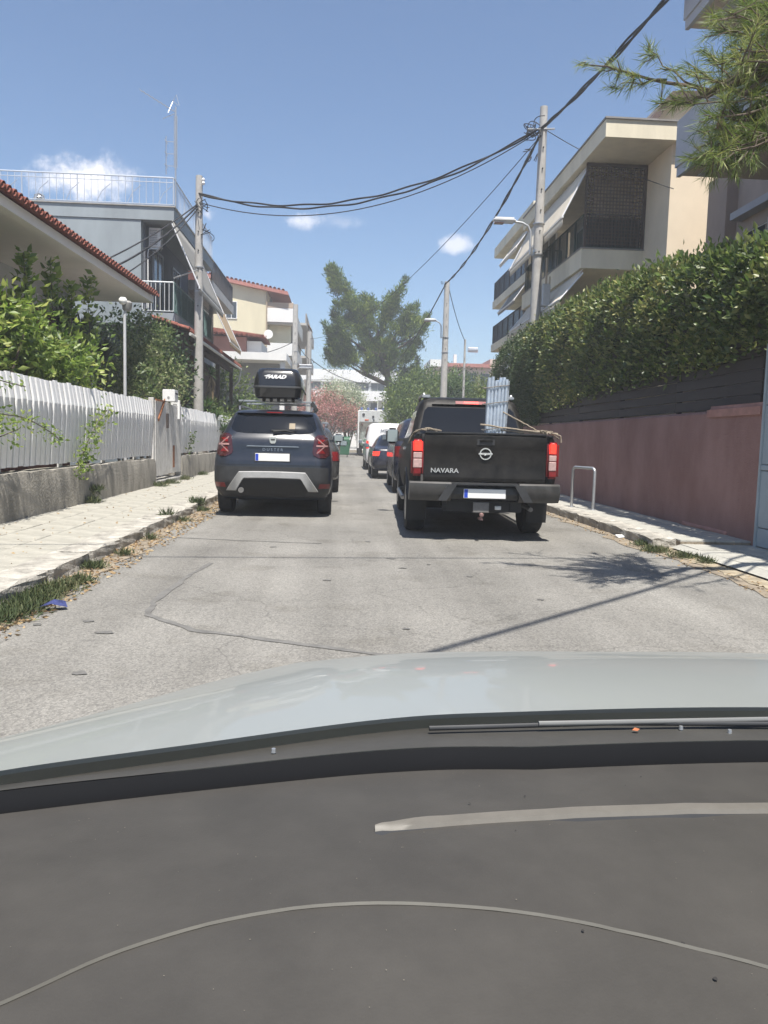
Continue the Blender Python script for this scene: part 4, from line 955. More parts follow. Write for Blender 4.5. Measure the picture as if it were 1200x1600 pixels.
    b = part('emblem', G().prism([(-.058,bz+.045),(.058,bz+.045),(.045,bz-.03),(.03,bz-.05),(-.03,bz-.05),(-.045,bz-.03)], 'Y', by, by+.06), M_chrome, t, world=False)
    part('emblem_cut', G().prism([(-.035,bz+.02),(.035,bz+.02),(.028,bz-.005),(-.028,bz-.005)], 'Y', by-.003, by+.01), M_dark, b, world=False)
    plate(t, 0, s.rear(0,.92)-.02, .925, .52, .115)
    w = part('rear_wiper', G().tube([(.0, s.rear(0,1.31)-.05, 1.315), (.18, s.rear(.18,1.325)-.055, 1.335), (.32, s.rear(.32,1.30)-.045, 1.31)], [.02,.012,.006], 6), M_black, t, 40, world=False)
    part('wiper_blade', G().obox((.16, s.rear(.16,1.345)-.03, 1.348), (.19,0,.006), (0,.01,0), (0,0,.01)), M_dark, w, world=False)
    part('sticker', G().obox((.28, s.rear(.28,1.40)-.008, 1.40), (.045,0,0), (0,.002,.001), (0,.03,.05)), mat('sticker_tan', (.30,.25,.18), .7), t, world=False)
    for q in (-1, 1):
        s.spatch('side_window', [(1.24,1.25,3.0),(1.3,.85,2.95),(1.45,.75,2.75),(1.56,.85,2.6)], q, M_glass, t, .004, 14)
        s.spatch('sill_trim', [(.30,1.3,3.1),(.45,1.3,3.1)], q, lo, t, .012, 8)
        mirror(t, s, 2.95, 1.22, q, pm)
        g = G().tube([(q*.56,.55,1.64),(q*.57,.62,1.70),(q*.58,1.2,1.72),(q*.57,2.2,1.72),(q*.56,2.45,1.66)], .018, 8); part('roof_rail', g, M_rim, t, 40, world=False)
        for y in (.88, 3.52): wheel(t, q*.79, y, .345, .225, q)
        for y in (.88, 3.52):
            g = G(); rr = [[], []]
            for i in range(19):
                a = PI*i/18; yy, zz = y+math.cos(a)*.41, .345+math.sin(a)*.41; 
                if zz < .36: zz = .36
                rr[0].append((q*(s.side(yy, zz)+.014), yy, zz)); rr[1].append((q*(s.side(y, zz)+.016), y+math.cos(a)*.375, .345+math.sin(a)*.375))
            g.grid(rr); part('wheel_arch_trim', g, lo, t, 40, world=False)
    for y in (.85, 1.95):
        cb = part('roof_bar', G().rbox(-.62, .62, y-.03, y+.03, 1.79, 1.82, .012, 2), M_metal, t, 40, world=False)
        for q in (-1, 1): part('foot', G().obox((q*.585, y, 1.75), (.02,0,.03), (0,.045,0), (.035*q*-1,0,.05)), M_dark, cb, world=False)
    part('axle_beam', G().box(-.6, .6, .8, .95, .22, .32), M_black, t, world=False)
    return t, s, cx
suv, suvS, suvx = make_suv()
# roof box: on the bars, a thing of its own
def make_box():
    t = thing('roof_box', 'glossy black roof box strapped on the bars of the dark blue SUV', 'roof box', (-1.0, 12.05, 1.83), R(.4))
    bk = mat('box_black', (.014,.015,.017), .22, .2, 8, coat=.4, spec=.5)
    def half(z, w, y0, y1, r=.12):
        pts = []
        for (sx, sy) in ((1,-1),(1,1),(-1,1),(-1,-1)):
            cxx = sx*(w-r); cy = (y0+r) if sy < 0 else (y1-r)
            for i in range(7):
                a0 = {(1,-1): -PI/2, (1,1): 0, (-1,1): PI/2, (-1,-1): PI}[(sx, sy)]; a = a0+PI/2*i/6
                pts.append((cxx+math.cos(a)*r, cy+math.sin(a)*r, z))
        return pts
    Z = [(.0,.30,.06,1.75),(.02,.335,.025,1.82),(.09,.35,.01,1.86),(.155,.358,.0,1.88)]
    g = G(); rings = [half(*q) for q in Z]; g.grid(rings, True); g.faces(rings[0], [tuple(range(28))]); part('box_base', g, bk, t, 40, world=False)
    part('seam_band', G().grid([half(.155,.364,-.006,1.886), half(.168,.366,-.009,1.89), half(.182,.362,-.004,1.885)], True), mat('box_seam', (.06,.062,.065), .35), t, 40, world=False)
    Z = [(.182,.355,.0,1.87),(.28,.345,.02,1.84),(.38,.322,.05,1.78),(.43,.295,.085,1.70),(.45,.265,.12,1.6),(.458,.20,.19,1.45)]
    rings = [half(q[0], q[1], q[2], q[3], min(.12, q[1]*.5)) for q in Z]; g = G(); g.grid(rings, True); g.faces(rings[-1], [tuple(range(28))]); part('lid', g, bk, t, 30, world=False)
    text('lettering', 'FARAD', .074, mat('letter_white', (.75,.75,.75), .5), t, (-.03, .018, .315), (R(80),0,0), .003, shear=.45, off=.004, sx=1.25)
    part('logo_swoosh', G().prism([(-.20,.325),(-.145,.345),(-.15,.33),(-.135,.317),(-.165,.317)], 'Y', .008, .02), mat('letter_white', (.75,.75,.75)), t, world=False)
    for i in range(5): part('clamp_knob', G().lathe([(.02,-.03),(.028,0),(.02,.02)], (-.22+i*.11, .3, -.01), 'Z', 10), M_dark, t, world=False)
    t.scale = (1.04,1.0,1.04)
    return t
make_box()

# ---------------------------------------------------------------- black pickup
def make_pickup():
    t = thing('pickup_truck', 'dusty black pickup truck with lit brake lamps in the right lane, pipes in its bed', 'pickup truck', (1.785, 9.45, 0), R(-2.3))
    pm = mat('paint_black_dusty', (.007,.0065,.006), .5, .25, 5, spec=.22, coat=.06, col2=(.022,.020,.018))
    # cab + bonnet
    T = [(.42,.82,1.62,4.7),(.55,.88,1.58,4.95),(.75,.91,1.56,5.1),(1.0,.905,1.56,5.1),(1.12,.89,1.56,4.95),(1.2,.875,1.57,4.2),(1.27,.86,1.58,3.95),(1.36,.82,1.61,3.85),(1.5,.79,1.68,3.65),(1.68,.745,1.76,3.4),(1.80,.70,1.82,3.2),(1.86,.65,1.9,3.0),(1.89,.50,2.05,2.8)]
    s = Shell(T, .02, .10, .4)
    s.body('cab', pm, t, lin(.42,1.16,12)+lin(1.2,1.86,18)+[1.875,1.89], (4.2,), .42)
    s.rpatch('rear_window', [(1.34,-.72,.72),(1.40,-.715,.715),(1.68,-.65,.65),(1.73,-.60,.60)], M_glass, t, .004, 16, 3)
    bl = s.rpatch('brake_light_housing', [(1.775,-.54,.54),(1.835,-.48,.48)], pm, t, .035, 10, 2, .1)
    s.rpatch('brake_light', [(1.782,-.20,.26),(1.826,-.20,.26)], mat('lamp_red', (.30,.012,.014)), bl, .042, 10, 1)
    for i in range(9): s.rpatch('lit_led', [(1.788,-.075+i*.024,-.057+i*.024),(1.82,-.075+i*.024,-.057+i*.024)], mat('led_red_lit', (1,.03,.02), .3, .05, emit=1.6), bl, .046, 1, 1)
    for q in (-1, 1):
        s.spatch('side_window', [(1.28,1.95,3.75),(1.36,1.82,3.6),(1.6,1.9,3.3),(1.68,2.0,3.15)], q, M_glass, t, .004, 12)
        part('roof_rail', G().tube([(q*.64,1.95,1.86),(q*.65,2.0,1.925),(q*.65,3.1,1.93),(q*.63,3.25,1.86)], .022, 8), M_rim, t, 40, world=False)
        part('roof_bar_foot', G().rbox(min(q*.56,q*.68), max(q*.56,q*.68), 1.92, 2.1, 1.87, 1.915, .01, 2), M_metal, t, 40, world=False)
        m_ = part('door_mirror', G().rbox(min(q*.96,q*1.17), max(q*.96,q*1.17), 3.42, 3.56, 1.18, 1.44, .05, 3), pm, t, 50, world=False)
        part('glass', G().rbox(min(q*.98,q*1.15), max(q*.98,q*1.15), 3.413, 3.423, 1.21, 1.41, .004, 1), mat('mirror_glass', (.30,.36,.41), .12, .02, metal=.5), m_, world=False); part('stalk', G().box(min(q*.84,q*.98), max(q*.84,q*.98), 3.46, 3.52, 1.22, 1.27), M_dark, m_, world=False)
        s.spatch('door_handle', [(1.10,2.2,2.36),(1.14,2.2,2.36)], q, M_chrome, t, .03, 3, 1)
        part('side_step', G().tube([(q*.86,1.75,.42),(q*.93,1.85,.40),(q*.93,3.6,.40),(q*.86,3.72,.42)], .035, 8), M_rim, t, 40, world=False)
    # cargo bed
    prof = [(.84,.52),(.895,.60),(.925,.80),(.925,.98),(.905,1.10),(.90,1.22),(.885,1.29),(.86,1.315),(.80,1.315),(.795,1.29),(.79,.70),(.79,.60)]
    for q in (-1, 1):
        rows = []
        for y in [0.02,.05,.10,.17,.3,.5,.7,.9,1.1,1.3,1.50]:
            k = max(0, (.17-y)/.15); ins = .075*k*k
            rows.append([(q*(x-(ins if x > .81 else 0)), y, z) for x, z in prof])
        g = G(); g.grid(rows, closed=True); g.faces(rows[0], [tuple(range(12))]); g.faces(rows[-1], [tuple(range(12))])
        bmesh.ops.recalc_face_normals(g.bm, faces=g.bm.faces[:])
        o = part('bed_side', g, [pm, M_black], t, None, world=False)
        c = G(); c.lathe([(.43,q*.5),(.43,q*1.3)], (0,1.08,.39), 'X', 32); bmesh.ops.recalc_face_normals(c.bm, faces=c.bm.faces[:])
        me = bpy.data.meshes.new('c'); c.bm.to_mesh(me); c.bm.free(); co = bpy.data.objects.new('c', me); C.objects.link(co)
        pl, pr = t.location.copy(), t.rotation_euler.copy(); t.location = (0,0,0); t.rotation_euler = (0,0,0)
        md = o.modifiers.new('b', 'BOOLEAN'); md.object = co; md.solver = 'EXACT'; bpy.context.view_layer.update()
        me2 = bpy.data.meshes.new_from_object(o.evaluated_get(bpy.context.evaluated_depsgraph_get())); o.modifiers.clear(); o.data = me2; me2.name = 'bed_side'; bpy.data.objects.remove(co)
        t.location = pl; t.rotation_euler = pr
        for p in me2.polygons: p.use_smooth = True
        me2.set_sharp_from_angle(angle=R(32))
        # rear lamps
        x0, x1 = sorted((q*.765, q*.915))
        L = part('tail_lamp', G().rbox(x0, x1, -.035, .16, .80, 1.255, .03, 3), M_red, t, 50, world=False)
        part('brake_lamp_lit', G().rbox(x0+.022, x1-.035 if q>0 else x1-.018, -.045, -.02, 1.10, 1.235, .012, 2), M_redlit, L, world=False)
        part('indicator_lens', G().rbox(x0+.022, x1-.035 if q>0 else x1-.018, -.042, -.02, 1.02, 1.092, .008, 1), mat('lens_pink', (.45,.30,.28), .2, .15, 30, coat=.5), L, world=False)
        part('reverse_lens', G().rbox(x0+.022, x1-.035 if q>0 else x1-.018, -.042, -.02, .90, 1.012, .008, 1), mat('lens_pink', (.45,.30,.28)), L, world=False)
        part('wheel_arch_flare', G().grid([[(q*(.905+d), 1.08+math.cos(PI*i/18)*rr, max(.52, .39+math.sin(PI*i/18)*rr)) for i in range(19)] for d, rr in ((0,.49),(.035,.475),(.035,.435),(-.02,.425))]), M_dark, t, 40, world=False)
        part('mud_flap', G().obox((q*.80, .60, .36), (.13,0,0), (0,.006,0), (0,-.02,.17)), M_black, t, world=False)
        for y in (1.08, 4.2): wheel(t, q*.80, y, .39, .26, q)
    part('bed_floor', G().box(-.79, .79, .07, 1.5, .62, .68), M_black, t, world=False)
    part('bed_bulkhead', G().box(-.79, .79, 1.46, 1.52, .68, 1.28), M_black, t, world=False)
    part('bed_liner_rail', G().rbox(-.86,-.79,.06,1.5,1.305,1.335,.01,2).rbox(.79,.86,.06,1.5,1.305,1.335,.01,2), M_dark, t, 40, world=False)
    # tailgate with pressed panel
    g = G(); rows = []
    for z, y, in ((.735,.02),(.745,-.012),(.78,-.02),(.80,-.022),(.83,-.012),(1.13,-.014),(1.16,-.022),(1.20,-.028),(1.27,-.03),(1.31,-.026),(1.325,-.01),(1.33,.03)):
        rows.append([(x, y+.012*(x/.76)**2, z) for x in lin(-.757,.757,24)])
    g.grid(rows); g.grid([rows[-1], [(x,.06,1.325) for x in lin(-.757,.757,24)], [(x,.065,.735) for x in lin(-.757,.757,24)], rows[0]])
    for k in (0,-1): g.faces([r[k] for r in rows]+[(rows[0][k][0],.065,.735),(rows[0][k][0],.06,1.325)][::-1], [tuple(range(len(rows)+2))])
    tg = part('tailgate', g, pm, t, 30, world=False)
    part('top_cap', G().rbox(-.757,.757,-.03,.07,1.327,1.35,.01,2), M_dark, tg, 40, world=False)
    h = part('handle', G().rbox(-.115,.115,-.034,-.022,1.195,1.275,.012,2), M_dark, tg, 40, world=False); part('grip', G().rbox(-.085,.085,-.05,-.034,1.235,1.262,.01,2), pm, tg, 40, world=False)
    # round emblem with a bar
    g = G(); n = 32; rows = [[(math.cos(2*PI*i/n)*r, y, 1.09+math.sin(2*PI*i/n)*r) for i in range(n)] for r, y in ((.078,-.012),(.074,-.034),(.060,-.034),(.056,-.016))]
    g.grid(rows, closed=True); part('emblem_ring', g, M_chrome, tg, 50, world=False)
    part('emblem_bar', G().rbox(-.088,.088,-.036,-.014,1.077,1.103,.004,1), M_chrome, tg, world=False)
    text('lettering', 'NAVARA', .078, M_chrome, tg, (-.50, -.016, .872), (PI/2,0,0), .004, off=.002, sx=1.12)
    # scratches and dust
    # bumper
    bm_ = mat('bumper_dusty', (.040,.038,.036), .45, .3, 7, coat=.2)
    def bump(x0, x1, zt, zb, y0):
        g = G(); rows = []
        for z, y in ((zt,.06),(zt,y0+.02),(zt-.02,y0),(zt-.1,y0-.01),(zb+.05,y0+.01),(zb,y0+.06),(zb,.10)):
            rows.append([(x, y + .05*(abs(x)/.92)**4, z) for x in lin(x0, x1, 8)])
        g.grid(rows); 
        for k in (0,-1): g.faces([r[k] for r in rows], [tuple(range(7))])
        return g
    b = part('rear_bumper', bump(-.93,-.42,.735,.50,-.13), bm_, t, 35, world=False); part('bumper_wing', bump(.42,.93,.735,.50,-.13), bm_, b, 35, world=False)
    part('bumper_centre', bump(-.418,.418,.69,.52,-.06), M_dark, b, 35, world=False); part('bumper_step', G().rbox(-.42,.42,-.13,.06,.70,.73,.01,2), M_dark, b, 35, world=False)
    for q in (-1,1): part('bumper_brace', G().obox((q*.47,-.145,.61), (.055,0,0), (0,.012,0), (q*-.06,0,.10)), M_dark, b, world=False)
    plate(t, .0, -.075, .60, .52, .115)
    part('tow_plate', G().rbox(-.13,.07,-.02,0,.36,.49,.006,1), mat('steel_dull', (.16,.155,.15), .7, .15, 20), t, world=False)
    part('tow_ball', G().lathe([(.012,.28),(.012,.31),(.028,.325),(.028,.35),(.01,.365)], (-.03,-.08,0), 'Z', 14).box(-.05,-.01,-.08,.1,.27,.295), mat('tow_pink', (.22,.13,.12), .6), t, 40, world=False)
    part('socket', G().rbox(.14,.22,-.03,.0,.40,.45,.006,1), M_metal, t, world=False)
    part('chassis', G().box(-.45,-.35,.1,4.6,.36,.50).box(.35,.45,.1,4.6,.36,.50).box(-.7,.7,1.02,1.14,.32,.42).box(-.5,.5,.12,.2,.36,.5), M_black, t, world=False)
    part('spare_wheel', G().lathe([(.12,.34),(.34,.33),(.36,.40),(.34,.47),(.1,.46)], (0,.62,0), 'Z', 28), M_tyre, t, 40, world=False)
    part('exhaust', G().tube([(.62,.12,.40),(.6,.5,.42),(.5,.9,.42)], .03, 10), mat('steel_dull', (.16,.155,.15)), t, 40, world=False)
    return t
pk = make_pickup()
def pkw(p):   # pickup local -> world
    return Matrix.Translation((1.785,9.45,0)) @ Matrix.Rotation(R(-2.3), 4, 'Z') @ Vector(p)
# bundle of steel pipes
bd = thing('pipe_bundle', 'bundle of shiny galvanised steel tubes standing tied in the pickup bed', 'pipes', tuple(pkw((.135,.22,.70))), R(-2.3))
M_pipe = mat('pipe_steel', (.50,.57,.66), .28, .15, 9, metal=.35)
k = 0
for row in range(3):
    for i in range(6 if row < 2 else 5):
        x = -.10 + i*.040 + (row % 2)*.018; y = row*.042; r = .0215 if (i+row) % 3 else .024
        h = 1.33 + random.uniform(-.04,.03); dx = random.uniform(-.006,.006)
        lean = .004 + .012*i/5
        part('pipe', G().tube([(x*1.02,y,0),(x+lean,y-.02,h*.5),(x*.98+lean*2,y-.045,h)], r, 10), M_pipe, bd, 50, world=False)
for z, s_ in ((.70,1),(1.02,1),(1.22,1)):
    yb = -.02*z/.66
    part('wire_tie', G().tube([(-.16,yb+.04,z-.01),(-.15,yb-.03,z-.015),(0,yb-.037,z+.012),(.15,yb-.03,z+.03),(.165,yb+.04,z+.03),(.14,yb+.12,z+.02),(-.13,yb+.12,z),(-.16,yb+.04,z-.01)], .006, 6), mat('wire_dull', (.22,.2,.18), .7), bd, 60, world=False)
# rope
M_rope = mat('rope', (.30,.25,.19), .9, .3, 60, .5, 200)
rp = thing('rope', 'frayed beige rope lashed over the pickup bed to the pipes', 'rope', tuple(pkw((.3,.05,1.35))), R(-2.3))
def rope(pts, r=.009):
    g = G(); P = [pkw(p) for p in pts]; Q = []
    for a, b in zip(P[:-1], P[1:]):
        for i in range(5): Q.append(a.lerp(b, i/5) + Vector([random.uniform(-.004,.004) for _ in range(3)]))
    Q.append(P[-1]); L = [Matrix.Rotation(R(2.3), 4, 'Z') @ (q - pkw((.3,.05,1.35))) for q in Q]
    part('strand', g.tube(L, r, 6), M_rope, rp, 60, world=False)
rope([(.23,.18,1.62),(.45,.1,1.50),(.62,.03,1.40),(.70,.0,1.375)]); rope([(-.05,.17,1.46),(.2,.1,1.42),(.5,.02,1.39),(.72,.0,1.37),(.90,.05,1.36)], .011)
rope([(.2,.12,1.395),(.5,.03,1.365),(.8,.0,1.37),(.95,.2,1.30)])
for i in range(9):
    c = (.70+random.uniform(-.06,.14), .0, 1.375); rope([(c[0]+random.uniform(-.06,.06),-.03+random.uniform(0,.05),c[2]+random.uniform(-.02,.02)) for _ in range(3)], .008)
rope([(.75,.0,1.37),(.86,.02,1.36),(.93,.02,1.33),(.94,.02,1.25)]); rope([(-.93,.35,1.22),(-.88,.3,1.33),(-.80,.1,1.37),(-.72,.02,1.39),(-.55,.02,1.36)], .011); rope([(-.93,.5,1.2),(-.85,.3,1.36),(-.74,.05,1.385),(-.6,.02,1.355)], .009)
for i in range(5):
    c = (-.76+random.uniform(-.05,.06), .03, 1.375); rope([(c[0]+random.uniform(-.05,.05),.0+random.uniform(0,.08),c[2]+random.uniform(-.015,.02)) for _ in range(3)], .008)

# ---------------------------------------------------------------- other cars
def hatch(name, label, cat, x, y, rz, pm, H=1.48, w=.88, L=4.3, lit=False, wagon=False, rails=False, van=False, sedan=False, group=None, win=True):
    k = H/1.48
    if van:
        T = [(.28,w-.08,.1,L-.2),(.4,w-.01,.02,L-.05),(.7,w,.0,L),(1.0,w,.02,L-.1),(1.15,w-.01,.03,L-.7),(1.3,w-.02,.05,L-1.0),(H-.35,w-.08,.10,L-1.4),(H-.12,w-.14,.16,L-1.8),(H-.03,w-.24,.25,L-2.0),(H,w-.4,.45,L-2.2)]
    elif sedan:
        T = [(.26,w-.09,.2,L-.2),(.36,w-.02,.05,L-.05),(.6,w,.0,L),(.8,w-.01,.02,L-.1),(.93,w-.03,.05,L-.3),(.98,w-.05,.12,L-1.0),(1.02,w-.09,.45,L-1.25),(1.1,w-.13,.62,L-1.4),(1.25,w-.20,.85,L-1.65),(H-.08,w-.27,1.15,L-1.95),(H-.02,w-.36,1.35,L-2.15),(H,w-.5,1.6,L-2.4)]
    else:
        T = [(.26,w-.09,.2,L-.2),(.36,w-.02,.05,L-.05),(.6*k,w,.0,L),(.85*k,w-.01,.02,L-.12),(.97*k,w-.03,.05,L-.5),(1.03*k,w-.06,.09,L-.95),(1.1*k,w-.1,.14,L-1.2),(1.25*k,w-.17,.26,L-1.45),(H-.1,w-.24,.38,L-1.75),(H-.03,w-.32,.5,L-2.0),(H,w-.46,.7,L-2.3)]
    s = Shell(T, .06, .2, .4); t = thing(name, label, cat, (x, y, 0), rz, group)
    zs = lin(T[0][0], H-.03, 26) + [H-.01, H]
    s.body('body', pm, t, zs, (.75, L-.85), .37)
    zb = (1.0 if sedan else 1.05*k) if not van else 1.12
    if not (van and not win):
        s.rpatch('rear_window', [(zb+.04,-w*.66,w*.66),(zb+.12,-w*.74,w*.74),(H-.16,-w*.62,w*.62),(H-.12,-w*.55,w*.55)] , M_glass, t, .005, 14, 3)
    for q in (-1, 1):
        s.spatch('side_window', [(zb+.05,T[-4][2]+.55,L-1.5),(H-.30,T[-4][2]+.35,L-1.65),(H-.15,T[-4][2]+.5,L-2.0)], q, M_glass, t, .004, 10)
        z0, z1 = ((.72*k, .92*k) if not sedan else (.74, .88)) if not van else (.9, 1.2)
        def qq(z, a, b): return (z, a, b) if q > 0 else (z, -b, -a)
        lm = s.rpatch('tail_lamp', [qq(z0,w-.20 if not van else w-.12,w-.015),qq(z1,w-.24 if not van else w-.11,w-.02)], M_redlit if lit else M_red, t, .012, 8, 3)
        mirror(t, s, L-1.55, zb+.02, q, pm)
        for yy in (.75, L-.85): wheel(t, q*(w-.115), yy, .32, .21, q)
        if rails: part('roof_rail', G().tube([(q*.55,.8,H-.01),(q*.56,.9,H+.05),(q*.56,2.3,H+.05),(q*.55,2.4,H)], .018, 8), M_rim, t, 40, world=False)
    if rails:
        for yy in (1.1, 2.0): part('roof_bar', G().rbox(-.60,.60,yy-.03,yy+.03,H+.08,H+.11,.01,2), M_metal, t, 40, world=False)
    s.rpatch('lower_bumper', [(.28,-w+.1,w-.1),(.45,-w+.04,w-.04)], M_dark, t, .01, 14, 2)
    plate(t, 0, s.rear(0,.62)-.015, .60*k, .5, .11)
    return t, s
hatch('car', 'dark blue tall SUV right in front of the black pickup, mostly hidden', 'car', 2.15, 17.6, R(-1), paint('paint_navy', (.009,.012,.028)), 1.78, .93, 4.5)
c2, s2 = hatch('car', 'dark navy saloon with a lit red brake lamp in the queue ahead of the pickup', 'car', 1.87, 24.3, 0, paint('paint_navy2', (.009,.011,.028)), 1.44, .87, 4.4, lit=True, sedan=True)
vn, sv_ = hatch('van', 'small white van with dark lettering on its rear in the queue', 'van', 1.95, 31.6, 0, mat('paint_white', (.72,.72,.72), .3, .04, 4, coat=.5), 1.95, .93, 4.5, lit=True, van=True, win=False)
text('lettering', 'MENTA', .24, mat('letter_navy', (.03,.05,.10), .5), vn, (0.05, sv_.rear(0,1.52)-.006, 1.60), (R(84),0,0), .002, sx=1.0)
sv_.rpatch('rear_glass', [(1.22,-.30,.30),(1.40,-.28,.28)], M_glass, vn, .006, 6, 2)
hatch('parked_car', 'dark grey estate with roof bars parked right behind the roof box SUV', 'car', -.92, 17.4, 0, paint('paint_graphite', (.035,.036,.036)), 1.52, .89, 4.5, rails=True, group='cars parked along the left kerb')
hatch('parked_car', 'white car parked third from the camera at the left kerb', 'car', -.95, 22.9, 0, mat('paint_white', (.72,.72,.72)), 1.5, .86, 4.1, group='cars parked along the left kerb')
hatch('parked_car', 'silver grey car parked fourth from the camera at the left kerb', 'car', -.95, 28.2, 0, paint('paint_silver', (.25,.26,.27)), 1.46, .87, 4.2, group='cars parked along the left kerb')
hatch('parked_car', 'dark car parked fifth from the camera at the left kerb', 'car', -.92, 33.6, 0, paint('paint_black2', (.02,.02,.022)), 1.46, .86, 4.2, group='cars parked along the left kerb')
hatch('parked_car', 'pale beige car parked farthest along the left kerb before the bins', 'car', -.90, 39.5, 0, paint('paint_beige', (.35,.32,.27)), 1.46, .86, 4.1, group='cars parked along the left kerb')
# bins
M_bin = mat('bin_green', (.02,.10,.05), .55, .15, 5)
for i, (x, y, lab) in enumerate(((-.05, 55, 'nearer dark green wheeled dumpster by the parked cars'), (-1.6, 49, 'dark green dumpster at the left kerb behind the parked cars'))):
    t = thing('dumpster', lab, 'dumpster', (x, y, 0), 0, 'green dumpsters')
    part('bin', G().prism([(-.62,.18),(.62,.18),(.70,1.2),(-.70,1.2)], 'Y', -.5, .5), M_bin, t, world=False); part('lid', G().lathe([(.30,-.66),(.30,.66)], (0,0,1.15), 'X', 20), M_bin, t, 40, world=False)
    for q in (-1,1): part('wheel', G().lathe([(.09,-.03),(.09,.03)], (q*.5,-.4,.09), 'X', 12), M_tyre, t, world=False)
# garbage / service truck
tr = thing('garbage_truck', 'grey and white municipal truck with open rear and rooftop frame ahead of the van', 'truck', (2.55, 60, 0))
M_tw = mat('truck_white', (.75,.75,.73), .5, .15, 2); M_tg = mat('truck_grey', (.52,.53,.52), .5, .12, 3)
part('cab', G().rbox(-1.2,1.2,5.5,7.4,.7,3.1,.12,3), M_tw, tr, 40, world=False)
part('chassis', G().box(-1.0,1.0,.2,7.2,.55,.9), M_black, tr, world=False)
part('cargo_side', G().rbox(-1.25,-1.18,.2,5.3,1.0,2.5,.02,1), M_tw, tr, world=False); part('cargo_side', G().rbox(1.18,1.25,.2,5.3,1.0,2.5,.02,1), M_tw, tr, world=False)
part('cargo_wall', G().box(-1.18,1.18,2.2,2.3,.95,2.7), mat('truck_dark_grey', (.20,.20,.18), .8), tr, world=False)  # plain dark grey, also on the rack boxes
part('header_panel', G().rbox(-1.25,1.25,.0,.12,2.62,3.42,.04,2), M_tg, tr, 40, world=False)
for x, z, r in ((-.85,3.2,.11),(-.1,3.05,.09),(.85,3.0,.12),(-.05,2.8,.07),(.85,2.8,.07)): part('round_lamp', G().lathe([(r,-.04),(r*.8,-.06),(.02,-.065)], (x,0,z), 'Y', 14), M_dark, tr, world=False)
part('warning_stripe', G().rbox(-.75,-.45,-.03,0,2.75,2.85,.01,1), mat('orange_lamp', (.6,.12,.05), .5), tr, world=False)
for q in (-1,1):
    part('rear_post', G().rbox(min(q*1.17,q*1.29), max(q*1.17,q*1.29), -.02,.12,.6,3.5,.02,1), M_tw, tr, world=False)
    for y in (.9, 5.9): part('wheel', G().lathe([(.28,-.15),(.46,-.15),(.5,-.1),(.5,.1),(.46,.15),(.28,.15)], (q*1.05,y,.5), 'X', 24), M_tyre, tr, 40, world=False)
    part('tail_lamp', G().rbox(q*.95-.12,q*.95+.12,-.02,.06,.95,1.1,.01,1), M_red, tr, world=False)
part('beacon_bar', G().rbox(-1.25,1.25,.1,.35,3.44,3.56,.03,2), M_tw, tr, 40, world=False)
for x in (-1.0,-.5,.1,.7): part('beacon', G().lathe([(.10,3.56),(.10,3.70),(.05,3.76)], (x,.2,0), 'Z', 12), mat('beacon_blue', (.12,.16,.35), .4), tr, world=False)
for z in (3.6,4.5): part('rack_frame', G().tube([(.25,.4,z),(1.2,.4,z)], .035, 6), M_tw, tr, world=False)
for x in (.25,.7,1.2): part('rack_frame', G().tube([(x,.4,3.5),(x,.4,4.6)], .035, 6), M_tw, tr, world=False)
part('rack_box', G().rbox(.3,.62,.42,.7,3.75,4.35,.02,1).rbox(.78,1.1,.42,.7,3.75,4.3,.02,1), mat('truck_dark_grey', (.20,.20,.18)), tr, world=False)
part('load_sack', G().rbox(-.6,.5,.5,1.5,1.3,2.1,.2,3,.05), mat('sack_tan', (.42,.33,.25), .9, .2, 4), tr, 50, world=False)
part('load_machine', G().rbox(-1.05,-.1,.1,.9,.9,1.9,.1,2,.04).rbox(.1,1.05,.2,.9,.9,1.5,.1,2,.04), mat('machine_grey', (.28,.30,.27), .6, .35, 5), tr, 50, world=False)
part('hopper', G().rbox(-1.05,1.05,-.35,.1,.75,1.25,.08,2), mat('truck_green', (.10,.16,.12), .6, .2), tr, 40, world=False)
hatch('parked_car', 'pale pinkish car parked crosswise at the far end under the oleanders', 'car', -.6, 65, R(80), paint('paint_rose', (.42,.36,.34)), 1.46, .86, 4.1)

# ---------------------------------------------------------------- the viewer's own car: bonnet, cowl, dashboard
own = thing('car', 'pale silver grey car bonnet and dark dashboard filling the foreground', 'car', (.4, .9, 0))
M_hood = mat('paint_silver_pale', (.245,.258,.248), .38, .03, 2, coat=.35, spec=.4)
rear = [(-.62,.50,.885),(-.5,.57,.90),(-.38,.635,.912),(-.30,.672,.92),(-.14,.735,.92),(.05,.80,.922),(.2,.825,.922),(.5,.845,.922),(.9,.83,.92),(1.25,.74,.91),(1.45,.6,.90)]
crest = [(-.80,.55,.80),(-.64,.70,.81),(-.50,.87,.818),(-.42,.96,.82),(-.30,1.12,.822),(-.11,1.31,.822),(.04,1.38,.824),(.21,1.425,.822),(.5,1.445,.82),(.87,1.44,.82),(1.3,1.33,.82)]
def spl(P, n=8):
    P = [Vector(p) for p in P]; out = []
    for i in range(len(P)-1):
        p0, p1, p2, p3 = P[max(i-1,0)], P[i], P[i+1], P[min(i+2, len(P)-1)]
        for k in range(n):
            t = k/n; out.append(.5*((2*p1)+(p2-p0)*t+(2*p0-5*p1+4*p2-p3)*t*t+(3*p1-p0-3*p2+p3)*t**3))
    out.append(P[-1]); return out
A = spl(rear, 14); B = spl(crest, 14); rows = []
for k in range(13):
    t = k/12; row = []
    for a, b in zip(A, B):
        p = a.lerp(b, t); xx = p.x - .45; cr_ = max(0, 1-abs(abs(xx)-.42-.10*t)/.035); p.z += .022*math.sin(PI*t) + .0022*cr_*min(1, t*4); row.append(p)
    rows.append(row)
